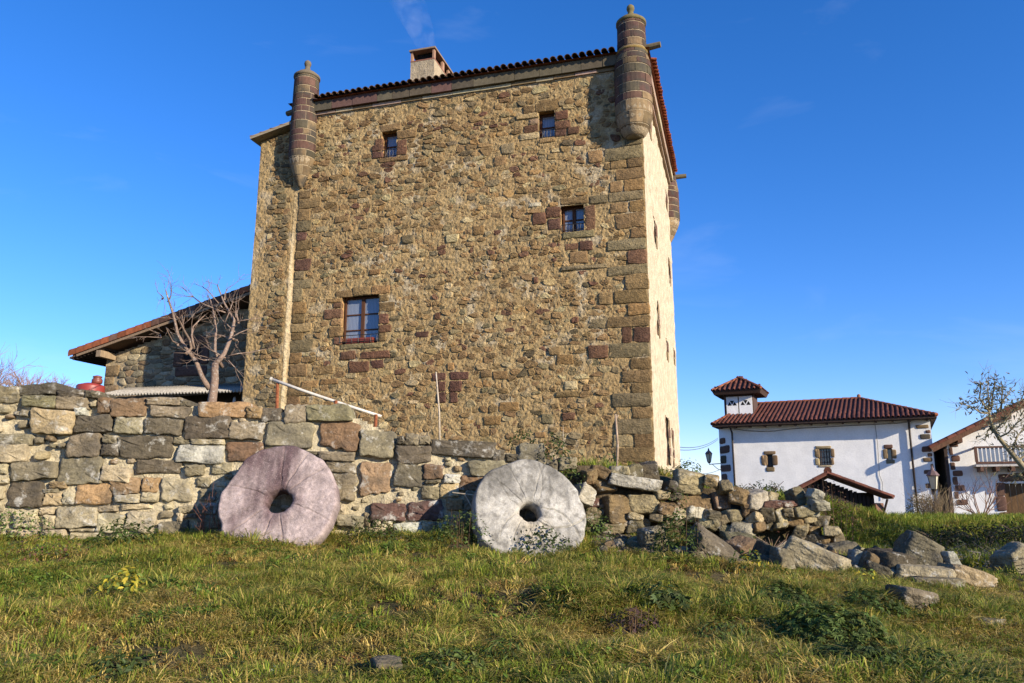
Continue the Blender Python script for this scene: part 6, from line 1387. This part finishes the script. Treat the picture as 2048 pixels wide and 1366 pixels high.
# small-leaved tree leaning in from the right
YO = 15.0
def c9(x, y, dy=0): return P(1792 + x / 4.1406, 740 + y / 4.1406, YO + dy)
ob = c9(1290, 1290); ot = thing('olive_tree', 'thin leaning tree with small grey green leaves before the white gabled house', 'tree', ob)
m = MB(); oc = (.24, .20, .12)
limb(m, [c9(*q) - ob for q in ((1290, 1290), (1230, 1080), (1150, 930), (1060, 810), (1010, 750), (960, 690), (905, 625), (850, 560), (815, 500), (790, 440), (778, 390), (772, 340))], .075, .018, 8, oc); m.build('trunk', M_bark, ot, smooth=True)
OB = [[(772, 345), (735, 300), (690, 240), (705, 150), (690, 85)], [(775, 360), (700, 355), (640, 310), (580, 290), (525, 268)], [(772, 345), (770, 260), (760, 160), (770, 70)], [(785, 420), (850, 330), (900, 240), (960, 150)], [(790, 330), (800, 220), (815, 130), (812, 60)], [(820, 500), (900, 420), (980, 330), (1040, 240), (1070, 160)], [(850, 560), (930, 520), (1000, 440), (1080, 380)], [(905, 625), (980, 640), (1060, 640), (1150, 600)], [(800, 460), (760, 500), (740, 580)], [(960, 690), (1000, 560), (1060, 470), (1150, 330)], [(1060, 810), (1120, 700), (1200, 560), (1260, 400)], [(1040, 870), (1000, 892), (965, 875)], [(1150, 930), (1250, 800), (1380, 620), (1450, 420)], [(870, 350), (880, 180), (875, 100)], [(1010, 750), (1150, 640), (1290, 500), (1350, 330)]]
ro = random.Random(14); lf = MB()
for pts_ in OB:
    m = MB(); dy = ro.uniform(-.7, .7); n = len(pts_); pp = [c9(*q, dy * k / (n - 1)) - ob for k, q in enumerate(pts_)]; limb(m, pp, .02, .006, 5, oc)
    for k in range(1, n):
        for _ in range(3): twigs(m, ro, pp[k - 1].lerp(pp[k], ro.random()), (pp[k] - pp[k - 1]).normalized() + rdir(ro) * .8, ro.uniform(.12, .3), .005, 1, oc)
    m.build('branch', M_bark, ot)
    for k in range(1, n):
        for _ in range(20):
            c = pp[k - 1].lerp(pp[k], ro.random()) + rdir(ro) * abs(ro.gauss(0, .16)); leaf(lf, c, rdir(ro, .2), rdir(ro), ro.uniform(.07, .12), ro.uniform(.032, .05), mixc([(.16, .16, .095), (.11, .115, .065), (.22, .21, .14), (.13, .10, .06)], ro))
lf.build('foliage', M_leaf, ot)
# dry stalks by the pink millstone, and heap of twigs
p = hitg(418, 1085); m = MB(); r = random.Random(9); o = thing('dry_stalks', 'few rusty dry stalks in the shadow beside the pink millstone', 'plant', p)
for _ in range(9): twigs(m, r, (r.uniform(-.12, .16), r.uniform(-.05, .05), 0), (r.uniform(-.2, .2), 0, 1), r.uniform(.2, .42), .006, 1, (.16, .07, .045), .5, .1, .05, (3, 5))
m.build('stems', M_twig, o)
p = hitg(1545, 1122); m = MB(); r = random.Random(10)
for _ in range(90): twigs(m, r, (r.uniform(-.28, .2), r.uniform(-.2, .1), r.uniform(.0, .16)), (r.uniform(-1, 1), r.uniform(-1, 1), r.uniform(-.1, .3)), r.uniform(.12, .4), .005, 0, mixc([(.25, .16, .10), (.32, .24, .17), (.18, .11, .07)], r))
o = m.build('twig_heap', M_twig); o.location = p; tag(o, 'heap of dry reddish twigs between the dark tilted slab and the squared block', 'twigs')
for px0, py0, px1, py1, lab in ((930, 990, 948, 1025, 'short pale stick propped beside the white millstone rim'), (905, 985, 985, 998, 'thin dry stick lying over the shadow by the white millstone')):
    a_, b_ = P(px0, py0, 9.15), P(px1, py1, 9.05); m = MB(); m.tube([Vector((0, 0, 0)), (b_ - a_) * .5 + Vector((0, 0, .01)), b_ - a_], [.006, .006, .004], 5, (.36, .30, .22)); o = m.build('stick', M_twig); o.location = a_; tag(o, lab, 'stick')
# brushwood at the right
p0 = hitg(1990, 1135); m = MB(); r = random.Random(12)
for _ in range(1500):
    x, y = r.gauss(0, .75), r.gauss(.3, .8); p = Vector((p0.x + x, p0.y + y, 0)); p.z = gz(p.x, p.y) + .02 + abs(r.gauss(0, .06)) - p0.z; p.x -= p0.x; p.y -= p0.y
    if p.x < -.75 - .3 * p.y: continue
    if r.random() < .45: twigs(m, r, p, (r.uniform(-1, 1), r.uniform(-1, 1), r.uniform(-.2, .35)), r.uniform(.1, .35), .004, 0, mixc([(.26, .24, .2), (.34, .30, .24), (.16, .13, .1)], r))
    else: leaf(m, p, rdir(r), rdir(r, .8), r.uniform(.04, .09), r.uniform(.015, .03), mixc([(.24, .25, .2), (.33, .33, .28), (.17, .18, .12), (.2, .15, .1)], r))
o = m.build('brushwood', M_dry, kind='stuff'); o.location = p0; o['label'] = 'grey litter of dry olive prunings beside the tumbled heap'

# ------------------------------------------------------------------ grass: many small tufts scattered with geometry nodes
tuftc = bpy.data.collections.new('grass_tufts')
def tuft(kind, seed):
    r = random.Random(seed); m = MB()
    spec = dict(green=(26, .04, .105, .8, [(.15, .185, .035), (.20, .205, .05), (.11, .155, .03), (.28, .24, .085)]), dry=(26, .05, .13, 1.45, [(.42, .33, .14), (.34, .25, .105), (.50, .42, .21), (.25, .19, .065)]),
                mixed=(28, .045, .12, 1.1, [(.18, .19, .04), (.36, .29, .11), (.13, .17, .035), (.44, .35, .16)]), lush=(30, .08, .17, .6, [(.14, .20, .033), (.19, .23, .048), (.10, .155, .026), (.28, .26, .08)]),
                litter=(14, .03, .08, 1.6, [(.20, .10, .045), (.13, .075, .04), (.27, .19, .11), (.09, .07, .04)]))
    if kind == 'broad':
        for _ in range(20):
            a, q = r.uniform(0, 6.28), r.random() ** .5 * .09; p = Vector((q * math.cos(a), q * math.sin(a), r.uniform(.015, .10))); leaf(m, p, rdir(r, .2), rdir(r, 1.0), r.uniform(.03, .06), r.uniform(.022, .042), mixc([(.055, .10, .024), (.075, .125, .03), (.10, .14, .035), (.05, .075, .03)], r))
    elif kind == 'tussock':
        for _ in range(80):
            a, q = r.uniform(0, 6.28), r.random() ** .6 * .07; b = Vector((q * math.cos(a), q * math.sin(a), -.01)); h_ = r.uniform(.08, .21); a2 = a + r.uniform(-.6, .6); lean_ = Vector((math.cos(a2), math.sin(a2), 0)); bb = r.uniform(.4, 1.4) * (.3 + q / .07)
            s_ = Vector((-lean_.y, lean_.x, 0)) * r.uniform(.002, .0036); c = mixc([(.17, .19, .045), (.13, .17, .035), (.38, .31, .13), (.25, .24, .08), (.11, .15, .03)], r)
            P3 = [b, b + Vector((0, 0, h_ * .5)) + lean_ * h_ * .16 * bb, b + Vector((0, 0, h_ * (.85 - .2 * min(1, bb * .6)))) + lean_ * h_ * .5 * bb, b + Vector((0, 0, h_ * (1 - .45 * min(1.3, bb)))) + lean_ * h_ * .95 * bb]
            m.add([tuple(p + s_ * w_ * sg) for p, w_ in zip(P3[:3], (1, .9, .6)) for sg in (-1, 1)] + [tuple(P3[3])], [(0, 1, 3, 2), (2, 3, 5, 4), (4, 5, 6)], c)
    elif kind == 'clover':
        for _ in range(26):
            a, q = r.uniform(0, 6.28), r.random() ** .5 * .08; p = Vector((q * math.cos(a), q * math.sin(a), r.uniform(.01, .05))); leaf(m, p, rdir(r, .1), rdir(r, 1.2), r.uniform(.018, .034), r.uniform(.016, .03), mixc([(.13, .185, .035), (.10, .15, .03), (.18, .20, .05)], r))
    else:
        nb, h0, h1, bend, cs = spec[kind]
        for _ in range(nb):
            a, q = r.uniform(0, 6.28), r.random() ** .5 * .055; b = Vector((q * math.cos(a), q * math.sin(a), -.01)); h_ = r.uniform(h0, h1); a2 = a + r.uniform(-1.2, 1.2)
            lean_ = Vector((math.cos(a2), math.sin(a2), 0)); bb = bend * r.uniform(.3, 1.3); s_ = Vector((-lean_.y, lean_.x, 0)) * (r.uniform(.0022, .0042) if kind != 'litter' else r.uniform(.003, .008)); c = mixc(cs, r)
            P3 = [b, b + Vector((0, 0, h_ * .5)) + lean_ * h_ * .16 * bb, b + Vector((0, 0, h_ * (.85 - .2 * min(1, bb * .6)))) + lean_ * h_ * .5 * bb, b + Vector((0, 0, h_ * (1 - .45 * min(1.3, bb)))) + lean_ * h_ * .95 * bb]
            V = [tuple(p + s_ * w_ * sg) for p, w_ in zip(P3[:3], (1, .9, .6)) for sg in (-1, 1)] + [tuple(P3[3])]
            m.add(V, [(0, 1, 3, 2), (2, 3, 5, 4), (4, 5, 6)], c)
    m.C = [c * np.array((1.12, 1.06, .72)) for c in m.C]
    me = m.build('grass_tuft', M_grass if kind != 'litter' else M_dry, mesh_only=True); o = bpy.data.objects.new('grass_tuft_%02d' % len(tuftc.objects), me); tuftc.objects.link(o)
KINDS = ['green'] * 4 + ['dry'] * 4 + ['mixed'] * 4 + ['lush'] * 3 + ['litter'] * 2 + ['clover'] * 2 + ['broad'] * 2 + ['tussock'] * 3
for k, q in enumerate(KINDS): tuft(q, 300 + k)
def scatter(name, pos, idx, rot, scl):
    me = bpy.data.meshes.new(name); n = len(pos); me.vertices.add(n); me.vertices.foreach_set('co', pos.astype(np.float32).ravel())
    a = me.attributes.new('idx', 'INT', 'POINT'); a.data.foreach_set('value', idx.astype(np.int32))
    a = me.attributes.new('rot', 'FLOAT_VECTOR', 'POINT'); a.data.foreach_set('vector', rot.astype(np.float32).ravel())
    a = me.attributes.new('scl', 'FLOAT_VECTOR', 'POINT'); a.data.foreach_set('vector', scl.astype(np.float32).ravel())
    o = bpy.data.objects.new(name, me); COL.objects.link(o); o['kind'] = 'stuff'
    ng = bpy.data.node_groups.new(name, 'GeometryNodeTree'); ng.interface.new_socket('Geometry', in_out='INPUT', socket_type='NodeSocketGeometry'); ng.interface.new_socket('Geometry', in_out='OUTPUT', socket_type='NodeSocketGeometry')
    gi, go_ = ng.nodes.new('NodeGroupInput'), ng.nodes.new('NodeGroupOutput'); ip = ng.nodes.new('GeometryNodeInstanceOnPoints'); ci = ng.nodes.new('GeometryNodeCollectionInfo')
    ci.inputs['Collection'].default_value = tuftc; ci.inputs['Separate Children'].default_value = True; ci.inputs['Reset Children'].default_value = True; ip.inputs['Pick Instance'].default_value = True
    for nm, ty, sk in (('idx', 'INT', 'Instance Index'), ('rot', 'FLOAT_VECTOR', 'Rotation'), ('scl', 'FLOAT_VECTOR', 'Scale')):
        na = ng.nodes.new('GeometryNodeInputNamedAttribute'); na.data_type = ty; na.inputs['Name'].default_value = nm; ng.links.new(na.outputs['Attribute'], ip.inputs[sk])
    ng.links.new(gi.outputs[0], ip.inputs['Points']); ng.links.new(ci.outputs[0], ip.inputs['Instance']); ng.links.new(ip.outputs[0], go_.inputs[0])
    o.modifiers.new('scatter', 'NODES').node_group = ng; return o
def pick(rng, n, wts):
    """variant index from per-point weights for each kind"""
    names = ['green', 'dry', 'mixed', 'lush', 'litter', 'clover', 'broad', 'tussock']; st_ = [0, 4, 8, 12, 15, 17, 19, 21]; cn = [4, 4, 4, 3, 2, 2, 2, 3]
    Wt = np.stack([np.broadcast_to(np.maximum(wts.get(k, 0), 0), (n,)) for k in names], 1); Wt = Wt / Wt.sum(1, keepdims=True); u = rng.random(n)[:, None]; k = (u > np.cumsum(Wt, 1)).sum(1).clip(0, 7)
    return np.array(st_)[k] + (rng.random(n) * np.array(cn)[k]).astype(int)
g_ = np.random.default_rng(4)
n = 116000; u = g_.random(n); Yp = 3.0 * (9.9 / 3.0) ** (u ** .8); Xp = (g_.random(n) - .5) * 2 * (Yp * .74 + 2.4)
ok = (Yp < yw(Xp) - .02) | (Xp > 4.6); Xp, Yp = Xp[ok], Yp[ok]
bare = fnoise(Xp * 1.1 + 3, Yp * 1.4, 120, 3); br_ = (Xp > 4.3) & (Yp > 8.2); keep = (g_.random(len(Xp)) < np.clip(1.25 - 1.2 * np.clip(bare - .42, 0, 1) * 3.4, .10, 1)) & ~(br_ & (g_.random(len(Xp)) < .85)); Xp, Yp, bare = Xp[keep], Yp[keep], bare[keep]; n = len(Xp)
Zp = ground(Xp, Yp); dryn = fnoise(Xp * .8 + 9, Yp * 1.0, 130, 3); cl = fnoise(Xp * .9 + 2, Yp * 1.2 + 7, 140, 2); near = sstep((yw(Xp) - Yp) / -1.2 + 1)
exm = np.zeros(len(Xp), bool)
for ex, ey, er in EXCL: exm |= (Xp - ex) ** 2 + (Yp - ey) ** 2 < er * er
Xp, Yp, bare, Zp, dryn, cl, near = [q[~exm] for q in (Xp, Yp, bare, Zp, dryn, cl, near)]; n = len(Xp)
rightg = sstep((Xp - 1.2) / 2.0) * sstep((6.8 - Yp) / 1.5)
wts = dict(green=.5 + .5 * near + .6 * rightg, dry=np.clip((dryn - .36) * 6.0, .1, 1.7) * (1 - .6 * near) * (1 - .5 * rightg), mixed=.75, lush=.25 + .8 * near * np.clip(cl * 2 - .6, 0, 1), litter=.2 + .9 * np.clip((bare - .5) * 4, 0, 1), clover=np.clip((cl - .5) * 3.0, 0, .9) + .5 * rightg, broad=np.clip((fnoise(Xp * 1.9 + 1, Yp * 2.6, 160, 2) - .53) * 8, 0, 2.2) * (.35 + .9 * near + .8 * rightg + .6 * sstep((-2.2 - Xp) / 1.5)), tussock=.20 * np.clip((fnoise(Xp * 1.2 + 5, Yp * 1.6, 170, 2) - .42) * 5, .1, 2))
sc_ = .5 + .72 * fnoise(Xp * 1.6, Yp * 1.6, 150, 2) * (.5 + .8 * g_.random(n)); tus = np.clip((fnoise(Xp * 2.3, Yp * 2.3, 151, 2) - .5) * 3, 0, 1)
S3 = np.stack([sc_ * 1.05, sc_ * 1.05, sc_ * (.62 + .75 * tus)], 1)
R3 = np.stack([g_.normal(0, .22, n), g_.normal(0, .22, n), g_.random(n) * 6.283], 1)
o = scatter('grass', np.stack([Xp, Yp, Zp], 1), pick(g_, n, wts), R3, S3); o['label'] = 'rough winter grass, green with dry straw patches, in front of the wall'
# the grassy mound and the lawn beyond the rubble end
n = 56000; Xp = g_.uniform(-14, 15, n); Yp = g_.uniform(9.4, 19, n); kp = (Xp > 3.4) | (g_.random(n) < .35); Xp, Yp = Xp[kp], Yp[kp]; s = sstep((Xp - 4.1) / 1.8); ok = (Yp > yw(Xp) + .75 - s * .6); Xp, Yp = Xp[ok], Yp[ok]; n = len(Xp)
wts = dict(green=.8, dry=.18, mixed=.45, lush=.9, litter=.05, clover=.2); sc_ = g_.uniform(.9, 1.7, n)
o = scatter('mound_grass', np.stack([Xp, Yp, ground(Xp, Yp)], 1), pick(g_, n, wts), np.stack([g_.normal(0, .25, n), g_.normal(0, .25, n), g_.random(n) * 6.283], 1), np.stack([sc_, sc_, sc_], 1)); o['label'] = 'greener grass on the mound and lawn before the white houses'
